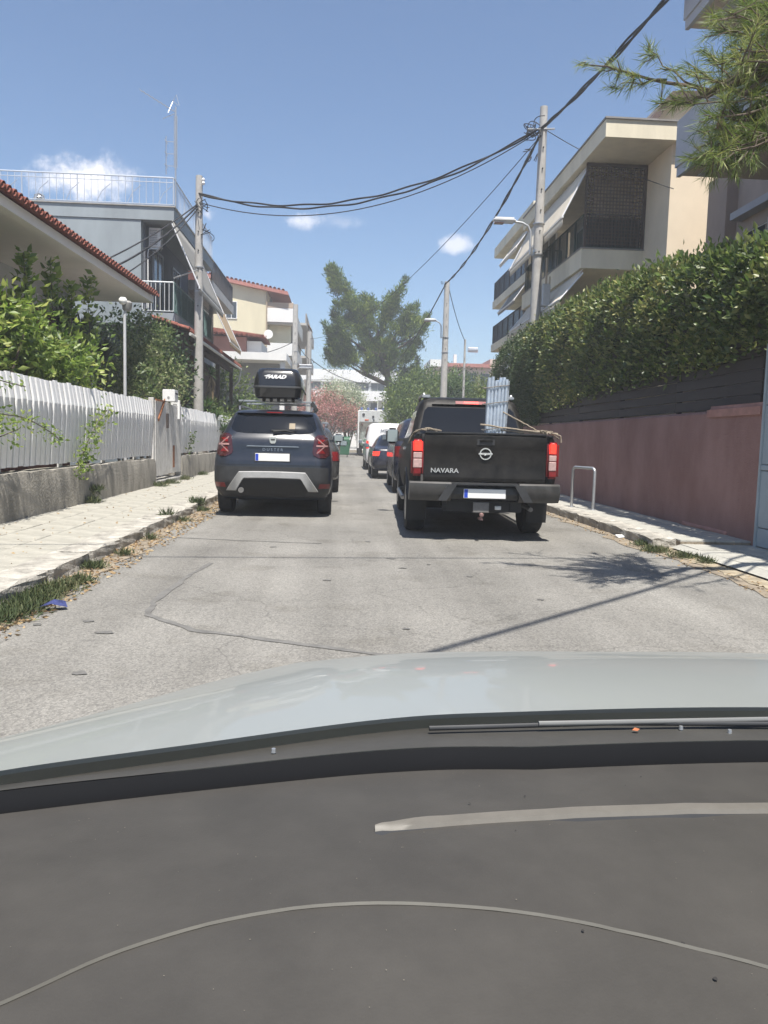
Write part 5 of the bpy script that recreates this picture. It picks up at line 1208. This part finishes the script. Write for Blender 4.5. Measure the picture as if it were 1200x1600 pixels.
for k in range(1, 9):
    a_ = PI/2*k/8; row = []
    for i, (a, b) in enumerate(zip(A, B)):
        d = (b-a); d.z = 0; d.normalize(); row.append(b + d*(.24*math.sin(a_)) + Vector((0,0,-.10*math.sin(a_)*.5-.26*(1-math.cos(a_)))))
    rows.append(row)
rows.append([p + Vector((0,0,-.35)) for p in rows[-1]])
g = G(); g.grid(rows); g.grid([rows[0], [p + Vector((0,.004,-.006)) for p in rows[0]]])
# swage line along the bonnet
part('bonnet', g, M_hood, own, 60)
M_cowl = mat('cowl_plastic', (.050,.048,.043), .6, .1, 14, .05, 60)
def lf(x, a, b): t = min(1, max(0, (x+.3)/.5)); return a + (b-a)*t
ce = lambda p: p.y + lf(p.x, -.022, -.076); zc = lambda p: p.z - .009
co = [[Vector((p.x, p.y+.06, p.z-.05)) for p in A], [Vector((p.x, p.y+.004, p.z-.016)) for p in A], [Vector((p.x, p.y*.6+ce(p)*.4, zc(p)-.003)) for p in A], [Vector((p.x, ce(p)+.012, zc(p))) for p in A], [Vector((p.x, ce(p), zc(p))) for p in A]]
part('cowl_gap_shade', G().grid([[Vector((p.x, ce(p)-.0006, zc(p)-.0006)) for p in A], [Vector((p.x, ce(p)-.003, zc(p)-.04)) for p in A]]), M_black, own)  # black colour keeps this sunlit end face reading as a shaded gap
part('cowl_panel', G().grid(co), M_cowl, own, 60)
part('wiper_blade', G().tube([(.10,.79,.916),(.3,.805,.917),(.52,.805,.917)], .0028, 6), M_dark, own, 60); part('wiper_arm', G().tube([(.22,.797,.919),(.5,.812,.920),(.9,.79,.916)], .0032, 6), mat('wiper_grey', (.16,.16,.155), .4), own, 60)
for x, y in ((-.06,.735),(.38,.80),(.43,.79)): part('clip', G().lathe([(.0025,.912),(.002,.916)], (x,y,0), 'Z', 8), M_metal, own)
for x, y, m in ((.245,.80,'leaf_tan'),(.325,.79,'leaf_rust')): part('fallen_leaf', G().faces([(x-.004,y,.915),(x,y+.0025,.917),(x+.005,y+.0008,.916),(x+.001,y-.0025,.915)], [(0,1,2,3)]), mat(m, (.42,.33,.2) if m == 'leaf_tan' else (.35,.12,.05), .8), own)
part('gap', G().grid([[Vector((p.x, p.y+.05, .858)) for p in A], [Vector((p.x, p.y-.10, .856)) for p in A]]), M_black, own)
M_dash = mat('dashboard_plastic', (.052,.048,.042), .6, .14, 9, .05, 520)
D = []
for k in range(20):
    t = k/19; row = []
    for p in A:
        q = Vector((p.x*(1-.15*t)+.03*t, p.y + lf(p.x,-.036,-.094)*(1-t) - .05*t - .52*t, .8965 + .0135*min(1, t*2.2) + .010*math.sin(PI*min(1,t*1.1)))); row.append(q)
    D.append(row)
lip = [[p + Vector((0,.004,-.03)) for p in D[0]]]
part('dashboard', G().grid(lip + D + [[p + Vector((0,-.02,-.25)) for p in D[-1]]]), M_dash, own, 50)
def on(px, py, z): v = gp(px, py, z); return v
def dz(px, py):      # height of the dashboard under a pixel
    z = .9
    for _ in range(12):
        v = gp(px, py, z); best = min((abs(p.x-v.x)+abs(p.y-v.y), p.z) for r in D for p in r); z = best[1]
    return gp(px, py, z)
vt1 = [(0.033,.580),(.09,.592),(.2,.605),(.37,.612),(.7,.61)]
def dashz(x, y):
    best = sorted(((p.x-x)**2+(p.y-y)**2, p.z) for r in D for p in r)[:4]; return sum(b[1] for b in best)/4
ve = spl([(x, y, 0) for x, y in vt1], 6)
r0, r1, r2, r3 = [], [], [], []
for i, p in enumerate(ve):
    w = .0048*min(1, i/5+.15); z = dashz(p.x, p.y)
    r0.append((p.x,p.y-w-.003,z-.001)); r1.append((p.x,p.y-w,z+.004)); r2.append((p.x,p.y+w,z+.005)); r3.append((p.x,p.y+w+.003,z))
part('vent_strip', G().grid([r0,r1,r2,r3]), mat('vent_trim', (.125,.115,.098), .5, .08, 30), own, 50)
part('vent_groove', G().grid([[(x,y-.006,z+.0015) for x,y,z in r0],[(x,y+.001,z+.002) for x,y,z in r0]]), M_dark, own)
se = spl([(-.24,.335,0),(-.17,.39,0),(-.12,.43,0),(-.05,.462,0),(.03,.473,0),(.12,.463,0),(.19,.44,0),(.26,.41,0),(.36,.36,0)], 6)
a_, b_, c_ = [], [], []
for p in se:
    z = dashz(p.x, p.y); a_.append((p.x,p.y-.0012,z+.0004)); b_.append((p.x,p.y,z+.002)); c_.append((p.x,p.y+.0012,z+.0004))
part('dashboard_seam', G().grid([a_,b_,c_]), mat('seam_trim', (.095,.090,.076), .6, .1, 30), own, 60)
def specks(n, name, m, s0, s1):
    g = G()
    for _ in range(n):
        x, y = random.uniform(-.3,.5), random.uniform(.36,.72); z = dashz(x, y)+.001; r = random.uniform(s0, s1)
        g.faces([(x+r*random.uniform(.5,1.2)*math.cos(a*PI/3), y+r*random.uniform(.5,1.2)*math.sin(a*PI/3), z+r*.3) for a in range(6)], [tuple(range(6))])
    tag(part(name, g, m, own), kind='stuff')
specks(16, 'dark_crumbs', mat('crumb_dark', (.03,.028,.026), .9), .0007, .0022); specks(150, 'dust', mat('dust_pale', (.22,.20,.16), .9), .0002, .0005)
# ================================================================ VEGETATION
M_hedge = leafmat('hedge_leaf', [(.024,.045,.015), (.05,.085,.024), (.10,.14,.040), (.20,.215,.07), (.38,.35,.14)], .42, .22, .55)
M_hedge2 = leafmat('hedge_leaf_pale', [(.035,.06,.022), (.06,.095,.035), (.10,.14,.055)], .45, .25, .6)
M_citrus = leafmat('citrus_leaf', [(.05,.095,.022), (.12,.19,.04), (.25,.33,.08), (.46,.47,.18)], .42, .42, 1.0)
M_varieg = leafmat('variegated_leaf', [(.035,.07,.02), (.08,.13,.04), (.20,.24,.10), (.38,.38,.22)], .45, .3, 1)
M_pineN = leafmat('pine_needle', [(.05,.09,.022), (.10,.155,.035), (.20,.24,.065), (.36,.36,.13)], .5, .25, 1.2)
M_pineF = leafmat('pine_needle_far', [(.018,.042,.016), (.035,.075,.022), (.08,.135,.035), (.12,.17,.05)], .6, .2, .35)
M_pineP = leafmat('pine_plume', [(.014,.034,.006), (.042,.085,.010), (.12,.18,.020), (.27,.31,.05)], .6, .25, .5)
M_tree = leafmat('tree_leaf', [(.03,.055,.015), (.065,.11,.025), (.14,.19,.045), (.24,.27,.08)], .5, .3, .5)
M_yucca = leafmat('yucca_leaf', [(.025,.06,.018), (.06,.12,.03), (.16,.22,.07)], .4, .2, 1)
M_bark = mat('bark', (.11,.085,.065), .9, .3, 6, .8, 30)
M_core = mat('shade_core_dark', (.020,.026,.013), .95, .3, 8)  # near-black green that paints in the dark hollow of the hedges
M_pink = leafmat('oleander_pink', [(.05,.10,.035), (.16,.16,.08), (.50,.22,.21), (.62,.34,.32), (.66,.50,.44)], .6, .3, .9)
M_wht = leafmat('oleander_white', [(.05,.10,.04), (.30,.36,.22), (.66,.66,.55), (.72,.72,.66)], .6, .3, .9)
# --- tall hedge on the right
def itp(y, T):
    return float(np.interp(y, [a for a, _ in T], [b for _, b in T]))
ZT = [(4,3.1),(8.2,3.52),(10.3,3.80),(12.6,4.07),(14.8,4.20),(17,4.27),(19.8,4.30),(22.5,4.15)]
ZB = [(4,2.7),(8.6,2.5),(10,2.32),(14.5,2.25),(18,2.05),(22,1.9)]
hd = thing('hedge', 'tall dense glossy dark green hedge growing over the brown board fence', 'hedge', (5.5, 14, 0))
g = G(); rows = []
for y in lin(4.5, 21.5, 24):
    zt, zb = itp(y, ZT)-.30, itp(y, ZB)+.30
    rows.append([(5.12,y,zb),(5.08,y,(zb+zt)/2),(5.16,y,zt-.15),(5.4,y,zt),(6.2,y,zt),(6.3,y,zb)])
g.grid(rows, closed=True); g.faces(rows[0], [tuple(range(6))]); g.faces(rows[-1], [tuple(range(6))]); part('shade_core', g, M_core, hd)  # solid core added to keep the hedge interior dark
def hedge_pts(n, y0, y1, xs, ZT, ZB, face=.72, bump=.16):
    k = int(n*face); P, Dn = [], []
    y = y0 + (y1-y0)*rng.uniform(0, 1, n)**1.15
    zt = np.interp(y, [a for a, _ in ZT], [b for _, b in ZT]); zb = np.interp(y, [a for a, _ in ZB], [b for _, b in ZB])
    u = rng.uniform(0, 1, n); isf = np.arange(n) < k
    wob = bump*(np.sin(y*2.1+u*5)*.5 + np.sin(y*5.3+u*11)*.3 + np.sin(y*11+u*23)*.25)
    x = np.where(isf, xs - .16*np.sin(np.clip(u, 0, 1)*PI)**.7 + .12*(1-u)**3, xs + rng.uniform(0, 1.1, n))
    z = np.where(isf, zb + (zt-zb)*u, zt)
    x = x + np.where(isf, -wob*.6 + np.abs(rng.normal(size=n))*.09, 0); z = z + np.where(isf, rng.normal(size=n)*.04, wob*.5 - np.abs(rng.normal(size=n))*.10 + rng.exponential(.045, n))
    corner = np.clip((u-.86)/.14, 0, 1)*isf; x = x + corner**2*.22
    D = np.zeros((n, 3)); D[:, 0] = np.where(isf, -.9, -.15); D[:, 2] = np.where(isf, .35, 1.0); D[:, 1] = -.25
    return np.stack([x, y, z], 1), D
P, Dn = hedge_pts(30000, 4.6, 21.8, 4.86, ZT, ZB); leaves('foliage', P, .105, M_hedge, hd, Dn, .75, .24, .10)
P, Dn = hedge_pts(2600, 6, 18, 4.80, ZT, ZB, .35); P[:, 2] += .03; leaves('new_shoots', P, .12, leafmat('hedge_shoot', [(.06,.11,.03), (.14,.19,.05), (.30,.30,.12)], .35, .35, .7), hd, Dn+[0,0,.5], .6, .22, .1)
hb = thing('hedge', 'paler small leaved hedge end beside the tall concrete pole', 'hedge', (5.3, 22, 0))
ZT2 = [(18.6,3.3),(19.5,4.0),(21,4.25),(23,4.2),(24.5,3.9)]; ZB2 = [(18,1.75),(25,1.75)]
P, Dn = hedge_pts(15000, 19.0, 24.6, 4.78, ZT2, ZB2, .8, .2); leaves('foliage', P, .07, M_hedge2, hb, Dn, .9, .26, .1)
g = G().rbox(5.0, 6.1, 19.6, 24.4, 1.9, 3.8, .3, 2); part('shade_core', g, M_core, hb)  # added core, stands for the shade deep between the leaves
P = inball(2600, (5.3, 19.2, 3.3), (.75, .5, 1.4), .5); leaves('foliage', P, .07, M_hedge2, hb, None, 1, .26, .1)
# --- citrus shrub behind the near white fence
def bush(name, label, cat, loc, blobs, n, L, m, sig=.18, ncl=60, trunk=None, droop=0, wid=.26, shell=.45, up=.3, group=None, stems=6):
    t = thing(name, label, cat, loc, 0, group)
    cs = []
    for (c, r) in blobs: cs.append(inball(max(4, int(ncl*np.prod(r)**(1/2)/len(blobs)*2)), c, r, shell))
    cs = np.concatenate(cs); P, off = clumped(cs, n, sig); D = unit(off)*.9 + [0, 0, up]
    leaves('foliage', P, L, m, t, D, .8, wid, .10, droop)
    b = Vector(loc); g = G()
    for i in range(stems):
        c = Vector(cs[random.randrange(len(cs))]); k = b + Vector((random.uniform(-.1,.1), random.uniform(-.1,.1), 0))
        g.tube([k, k.lerp(c, .5) + Vector((random.uniform(-.1,.1), random.uniform(-.1,.1), .15)), c], [trunk or .05, (trunk or .05)*.6, .012], 6)
    part('stems', g, M_bark, t, 60); return t
bush('citrus_shrub', 'lush bright green citrus shrub leaning over the near white fence', 'shrub', (-5.2, 10.8, 0),
     [((-5.25,9.2,2.6),(.75,1.3,.9)), ((-5.2,11.6,2.55),(.7,1.5,.65)), ((-5.1,14.0,2.3),(.65,1.5,.5)), ((-5.1,12.8,2.55),(.5,1.0,.55)), ((-4.95,8.0,2.4),(.5,1.2,.7))], 12500, .14, M_citrus, .17, 110, wid=.22)
for k, (x, y, z0, z1, lab) in enumerate(((-5.0,13.7,3.2,4.1,'tallest upright citrus shoot in front of the soffit'), (-5.0,14.6,3.0,3.85,'slender citrus shoot between two leafier ones'), (-5.0,15.7,2.9,4.25,'citrus shoot with large pale leaves nearest the tiled eave'), (-5.0,12.6,3.2,4.0,'leafy citrus shoot at far left of the shrub'))):
    t = thing('citrus_shoot', lab, 'shoot', (x, y, 1.5), group='upright citrus shoots')
    part('stem', G().tube([(x,y,1.5),(x+.03,y,z0),(x+random.uniform(-.06,.06),y,z1)], [.02,.014,.005], 6), M_bark, t, 60)
    n = 110; zz = rng.uniform(z0, z1, n); a = rng.uniform(0, 2*PI, n); D = np.stack([np.cos(a), np.sin(a), np.full(n, .55)], 1); P = np.stack([x+.02*np.cos(a), y+.02*np.sin(a), zz], 1) + rng.normal(size=(n,3))*.05
    leaves('foliage', P, .17, M_citrus, t, D, .3, .26, .10)
def vine(label, pts, n, L, spread, m=M_citrus):
    t = thing('climber', label, 'climbing plant', tuple(pts[0])); Q = spl(pts, 8)
    part('stem', G().tube(Q, .007, 5), M_bark, t, 60); k = rng.integers(0, len(Q), n); P = np.array([tuple(Q[i]) for i in k]) + rng.normal(size=(n, 3))*[spread*.5, spread, spread]
    P[:, 0] = np.maximum(P[:, 0], -3.99)
    leaves('foliage', P, L, m, t, [.5, 0, -.2], .8, .24, .1)
vine('green climber spray across the nearest pickets at the left edge', [(-4.0,8.2,1.5),(-3.92,9.0,1.42),(-3.9,9.8,1.38),(-3.9,10.6,1.22),(-3.93,11.0,1.12)], 190, .07, .07)
vine('lower climber leaves hanging at the left picture edge', [(-4.0,8.0,1.0),(-3.92,8.9,1.12),(-3.9,9.6,1.25)], 130, .07, .10)
vine('wispy shoot touching the picket tops at the left edge', [(-3.95,8.6,1.85),(-3.92,9.1,1.8),(-3.9,9.8,1.77)], 45, .07, .06)
vine('young green climber growing up through the middle of the picket fence', [(-4.0,12.0,.70),(-3.96,12.2,1.0),(-3.94,12.6,1.3),(-3.95,13.3,1.62)], 260, .08, .13)
vine('small sprig growing beside the rusty gate', [(-4.0,20.4,.8),(-3.96,20.7,1.1),(-3.96,20.9,1.25)], 70, .08, .08, M_tree)
# --- variegated small tree
bush('variegated_tree', 'small tree with cream edged leaves between lamp post and blue house', 'tree', (-4.95, 20.0, 0),
     [((-5.0,20.2,3.4),(.65,.7,.8)), ((-4.9,20.1,2.6),(.85,.8,.9)), ((-5.2,19.2,2.3),(.8,.8,.9))], 7500, .10, M_varieg, .13, 90, .06, wid=.28)
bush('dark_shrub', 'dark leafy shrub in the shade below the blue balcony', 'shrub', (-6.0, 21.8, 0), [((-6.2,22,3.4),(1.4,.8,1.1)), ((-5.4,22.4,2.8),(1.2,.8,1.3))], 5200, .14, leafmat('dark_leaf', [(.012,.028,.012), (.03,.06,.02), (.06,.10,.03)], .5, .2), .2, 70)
bush('laurel_shrub', 'bright green upright shrub under the white canopy', 'shrub', (-5.3, 36.6, 0), [((-5.2,36.5,2.9),(1.1,.9,1.6)), ((-4.4,37.5,2.1),(.9,.9,1.2))], 5200, .15, M_tree, .22, 80)
bush('low_shrub', 'low green shrub seen under the roof box bars', 'shrub', (-3.3, 30, 0), [((-4.9,30,1.9),(.6,2.5,.5)), ((-4.6,27,1.8),(.5,2.0,.45))], 3800, .12, M_tree, .16, 70)
# --- yuccas and palm
def rosette(t, c, n, L, m=M_yucca, w=.022, up=.35, name='leaves', skirt=0):
    V, F = [], []; c = np.array(c)
    for i in range(n):
        a = rng.uniform(0, 2*PI); e = rng.uniform(-.35, 1.35)*.9 + up*.3; l = L*rng.uniform(.75, 1.15)
        d = np.array([math.cos(a)*math.cos(e), math.sin(a)*math.cos(e), math.sin(e)]); s = np.array([-math.sin(a), math.cos(a), 0]); k = len(V); dr = rng.uniform(.05, .3)
        for j, (f, ww) in enumerate(((0,.7),(.35,1),(.7,.7),(1,.05))):
            p = c + d*l*f - np.array([0,0,1])*dr*l*f*f; V += [p - s*w*ww, p + s*w*ww]
        for j in range(3): F.append((k+2*j, k+2*j+1, k+2*j+3, k+2*j+2))
    link(name, fastmesh(name, V, F), m, t)
def yucca(label, x, y, heads, name='yucca', cat='yucca', L=.5, n=70, m=M_yucca, w=.022):
    t = thing(name, label, cat, (x, y, 0)); g = G()
    for (dx, dy, z) in heads:
        g.tube([(x, y, 0), (x+dx*.5, y+dy*.5, z*.5), (x+dx, y+dy, z)], [.07,.06,.05], 8); rosette(t, (x+dx, y+dy, z), n, L, m, w)
    part('trunk', g, M_bark, t, 60); return t
yucca('spiky palm crown rising dark behind the citrus shrub', -6.1, 18.6, [(0,0,3.5),(.35,.5,3.0),(-.5,.2,3.7)], 'palm', 'palm', .75, 120, leafmat('palm_leaf', [(.015,.035,.015), (.035,.07,.03), (.07,.11,.05)], .45, .2), .028)
yucca('yellow green spiky yucca left of the near left pole', -4.55, 22.9, [(0,0,2.3)], L=.42)
yucca('spiky yucca close to the right of the near left pole', -4.4, 24.9, [(.1,.1,2.1),(.3,.6,1.8)], L=.5)
ty = yucca('tall yucca with a skirt of dry hanging leaves before the dark porch', -4.55, 27.2, [(0,0,3.35)], L=.42, n=60)
yd = []
for i in range(90):
    a = rng.uniform(0, 2*PI); z = rng.uniform(2.4, 3.3); yd.append((-4.55+.06*math.cos(a), 27.2+.06*math.sin(a), z))
leaves('dry_skirt', yd, .38, leafmat('dry_leaf', [(.22,.16,.09), (.38,.30,.19)], .8, .1), ty, [0,0,-1.2], .25, .08, .02)
for i, (x, y, z, lab) in enumerate(((-4.6,29.0,1.9,'first low yucca along the farther fence after the dry skirted one'), (-4.5,31.2,2.3,'second low yucca along the farther fence, in mid row'), (-4.4,33.4,2.6,'third and tallest headed yucca left of the roof box'), (-4.3,25.9,1.75,'low spreading yucca just behind the far fence top'), (-4.0,35.2,2.2,'last spiky yucca seen under the roof box'))):
    yucca(lab, x, y, [(0,0,z),(.35,.4,z-.35)], L=.55, n=60)
part('bare_stalk', G().tube([(-4.5,22.9,2.2),(-4.62,23.0,2.9),(-4.55,23.1,3.5)], [.014,.01,.006], 5), mat('stalk', (.35,.33,.26), .8), None)
tag(bpy.data.objects['bare_stalk'], 'thin bare pale flower stalk left of the near left pole', 'plant stalk')
# --- oleanders
bush('oleander', 'white flowering oleander rising behind the pink ones at the street end', 'oleander', (.5, 63.5, 0), [((-.3,64,5.0),(1.3,.8,.8)), ((.75,63.5,4.3),(.9,.8,.9)), ((1.0,63.5,3.0),(.6,.8,1.1))], 12000, .16, M_wht, .35, 160, .08, stems=10)
bush('oleander', 'pink flowering oleander hanging over the parked cars at the street end', 'oleander', (-1.5, 62, 0), [((-3.2,62.4,4.0),(1.4,1.2,1.1)), ((-1.5,62,3.8),(1.6,1.2,1.2)), ((.05,62,3.0),(1.2,1.0,1.1)), ((-2.2,61,3.0),(1.1,1.2,1.0))], 16000, .15, M_pink, .32, 160, .08, stems=10)
# --- far trees on the right
def tree(name, label, x, y, blobs, n, L, m, sig=.4, ncl=120, r=.2, wid=.2, group='trees beyond the queue', shell=.4, limbs=9, up=.4, plume=0):
    t = thing(name, label, 'tree', (x, y, 0), 0, group); cs = []
    for (c, rr) in blobs: cs.append(inball(max(5, int(ncl/len(blobs))), c, rr, shell))
    cs = np.concatenate(cs)
    if plume:
        ctr = np.array([np.mean([c[0] for c, _ in blobs]), y, 0]); o_ = unit((cs - ctr)*[1,1,0])*.7 + [0,0,1.15]; o_ = unit(o_ + rng.normal(size=o_.shape)*.35); k = rng.integers(0, len(cs), n); wgt = rng.uniform(.35, 1.5, len(cs)); q = rng.uniform(-.5, 1, (n,1)); P = cs[k] + o_[k]*q*plume*wgt[k][:,None] + rng.normal(size=(n,3))*sig*(1.15-q*.7)*.6; D = o_[k]*.8 + unit(rng.normal(size=(n,3)))*.6
        leaves('crown', P, L, m, t, D, .45, wid, .04)
    else:
        P, off = clumped(cs, n, sig); leaves('crown', P, L, m, t, unit(off)*.7 + [0,0,up], .8, wid, .08)
    zt = max(c[2] for c, _ in blobs); lo = min(c[2]-rr[2] for c, rr in blobs)
    tp = [Vector(p) for p in ([(4.7,66,0),(4.5,66,3.5),(3.9,66,6.5),(3.0,66,9.5),(2.8,66,11)] if plume else [(x,y,0),(x+.15,y,lo*.6),(x-.1,y,lo+1),(x+.1,y,zt)])]
    g = G().tube(tp, [r, r*.85, r*.7, r*.5, r*.25][:len(tp)], 10)
    for i in range(limbs):
        c = Vector(cs[random.randrange(len(cs))]); b0 = min((tp[q_].lerp(tp[q_+1], f_/5) for q_ in range(1, len(tp)-1) for f_ in range(6)), key=lambda v: abs(v.z-(c.z-1.8))); g.tube([b0, b0.lerp(c, .55)+Vector((0,0,-.2)), c], [r*.4, r*.25, r*.08], 6)
    part('trunk', g, M_bark, t, 60); return t
tree('pine_tree', 'tall ragged pine tree with two main lobes above the far end of the street', 4.7, 66,
     [((-.6,66,14.2),(.35,.6,1.0)), ((.2,66,12.2),(1.5,1.3,1.5)), ((-.4,66,8.2),(.9,1.0,.6)), ((1.5,66,11.2),(1.7,1.5,1.9)), ((-.2,66,9.6),(1.0,1.2,.8)), ((2.5,66,10.8),(1.3,1.3,1.7)), ((3.0,66,8.8),(1.8,1.3,1.3)), ((4.6,66,12.1),(1.6,1.4,1.7)), ((5.9,66,10.4),(1.7,1.4,1.7)), ((3.4,66,9.6),(2.6,1.6,1.9)), ((1.9,66,7.9),(1.9,1.5,.9)), ((4.6,66,7.6),(2.6,1.6,1.5)), ((5.4,66.5,5.6),(2.2,1.6,1.3))], 50000, .40, M_pineP, .34, 150, .42, .09, limbs=14, shell=.25, up=.6, plume=1.0)
tree('broad_tree', 'bushy mid green tree behind the farther lamp pole', 6.2, 52, [((5.2,52,3.4),(2.0,1.5,1.9)), ((7.2,52,4.0),(1.9,1.5,1.7)), ((4.2,51,2.2),(1.2,1.2,1.3))], 15000, .24, M_tree, .35, 150, .16)
tree('broad_tree', 'darker conical tree between the two farther poles', 7.0, 47, [((7.0,47,3.2),(.9,.9,2.0))], 6000, .16, M_pineF, .22, 60, .12)
tree('broad_tree', 'yellow green leafy tree to the right of the thin metal pole', 9.6, 48, [((9.0,48,3.4),(1.3,1.2,1.6)), ((10.6,48,3.8),(1.5,1.2,1.7)), ((8.2,46,2.0),(1.6,1.2,1.1))], 12000, .2, leafmat('tree_leaf_yellow', [(.06,.09,.02), (.12,.16,.04), (.24,.25,.08)], .5, .3), .3, 120, .14)
tree('broad_tree', 'tall green tree left of the farther lamp pole under the pine', 6.2, 57, [((6.0,57,3.4),(1.4,1.4,1.9)), ((7.4,58,4.3),(1.8,1.4,1.8)), ((9.2,60,5.0),(1.9,1.4,1.7)), ((5.4,58,1.6),(1.0,1.2,1.2))], 12000, .24, M_pineF, .35, 130, .15)
tree('broad_tree', 'pale green feathery tree right beneath the pine crown', 4.6, 61, [((4.9,61,4.6),(1.5,1.2,1.6)), ((6.6,62,5.4),(1.6,1.2,1.5))], 9000, .24, M_pineP, .35, 70, .12)
tree('broad_tree', 'leafy tree showing above the pickup cab beside the pipes', 8.6, 38, [((8.4,38,2.6),(1.5,1.2,1.4)), ((7.0,36,1.9),(1.3,1.2,1.2))], 9000, .18, M_tree, .28, 90, .12)
lw = thing('garden_wall', 'low pale wall in front of the far right trees', 'wall', (4.9, 50, 0)); part('wall', G().box(4.9, 5.1, 45.2, 66, 0, 1.5), M_conc, lw)
# --- pine overhanging from the right, close to the viewer
pn = thing('overhanging_pine', 'pine with long bright needles hanging into the upper right corner', 'tree', (6.3, 5.2, 0))
def needles(tips, n, L):
    """tips: (pos, dir); tuft of thin needles"""
    T = np.array([t[0] for t in tips]); Dd = np.array([t[1] for t in tips]); N = len(T)
    P = np.repeat(T, n, 0); D = np.repeat(Dd, n, 0); back = rng.uniform(0, .16, (N*n, 1)); P = P - D*back
    return P, D
tips = []; gw = G()
def twig(a, b, r, k, L=.30, droop=.10):
    a, b = Vector(a), Vector(b); Q = []
    for i in range(7):
        t = i/6; p = a.lerp(b, t) + Vector((0,0,-droop*math.sin(PI*t))) + Vector([random.uniform(-.015,.015) for _ in range(3)]); Q.append(p)
    gw.tube(Q, [r*(1-.75*i/6) for i in range(7)], 6)
    d = (b-a).normalized()
    for i in range(k):
        t = random.uniform(.25, 1) if k > 1 else 1; p = a.lerp(b, t) + Vector((0,0,-droop*math.sin(PI*t)))
        dd = (d*.7 + Vector([random.gauss(0,.6) for _ in range(3)]) + Vector((0,0,.15))).normalized(); e = p + dd*L*random.uniform(.4,1)
        gw.tube([p, p.lerp(e,.5)+Vector((0,0,-.01)), e], [.006,.005,.003], 4); tips.append((tuple(e), tuple(dd)))
    tips.append((tuple(Q[-1]), tuple(d)))
def at(px, py, D): v = dp(px, py, D); return (v.x, v.y, v.z)
twig(at(1110,140,5.9), at(915,97,6.0), .016, 9, .14, .02); twig(at(1100,150,5.8), at(1010,75,5.9), .010, 6, .12, .0); twig(at(1040,125,5.9), at(960,135,6.0), .008, 4, .10, 0)
twig(at(1160,150,5.6), at(1075,100,5.8), .012, 5, .12, 0); twig(at(1120,145,5.7), at(1030,160,5.9), .010, 8, .14, .02); twig(at(1150,130,5.7), at(1100,75,5.8), .008, 3, .10, 0)
hub = Vector(at(1290, 60, 5.4))
for i in range(46):
    px, py = random.uniform(1075, 1260), random.uniform(-40, 265)
    if px < 1110 and py < 95: px += 60
    if py > 235 and px > 1160: py -= 40
    D_ = random.uniform(5.2, 6.6); st = Vector(at(1290, py*.6+20, 5.6)); twig(st, at(px, py, D_), .014, 9, .26, .05)
for i in range(8): twig(at(1200, 150, 5.8), at(random.uniform(1085,1190), random.uniform(190,262), random.uniform(5.5,6.2)), .012, 8, .2, .04)
part('trunk', G().tube([(6.9,5.2,0),(6.6,5.3,2.2),(6.0,5.4,3.6),(5.2,5.5,4.6),(3.9,5.5,5.0),tuple(hub)], [.20,.18,.15,.11,.07,.03], 10), M_bark, pn, 60)
for i in range(10):
    b0 = Vector((random.uniform(3.6,5.2), 5.5, random.uniform(4.5,5.0))); e = b0 + Vector((random.uniform(-1.4,1.0), random.uniform(-1.2,1.5), random.uniform(-.2,1.6))); twig(b0, e, .02, 12, .35, .05)
for p_ in ((1110,140,5.9),(1120,145,5.7),(1150,130,5.7),(1160,150,5.6),(1100,150,5.8)): gw.tube([tuple(hub), at((1290+p_[0])/2, 95, 5.5), at(*p_)], [.035,.025,.015], 7)
part('branches', gw, M_bark, pn, 60)
P, D = needles(tips, 42, .1); leaves('needles', P, .105, M_pineN, pn, D*.9 + [0,0,-.12], .42, .018, .0)
# pine cones
for k, (px, py) in enumerate(((1125,195),(1170,180),(1150,222))):
    c = at(px, py, 5.7); part('pine_cone', G().lathe([(.006,-.04),(.022,-.02),(.026,.01),(.014,.035),(.004,.045)], c, 'Z', 10), mat('cone', (.22,.13,.09), .8, .3, 40), pn, 40)

# ================================================================ AIR
bpy.context.view_layer.update()
hz = G().box(-155, 155, -36, 170, -1.1, 18); ho = part('haze', hz, [], None)
hm = bpy.data.materials.new('haze'); hm.use_nodes = True; n = hm.node_tree.nodes; n.clear(); oo = n.new('ShaderNodeOutputMaterial'); pv = n.new('ShaderNodeVolumePrincipled')
pv.inputs['Color'].default_value = (.92,.94,.97,1); pv.inputs['Density'].default_value = .0032; pv.inputs['Anisotropy'].default_value = .2
hm.node_tree.links.new(pv.outputs[0], oo.inputs['Volume']); ho.data.materials.append(hm); tag(ho, kind='stuff')
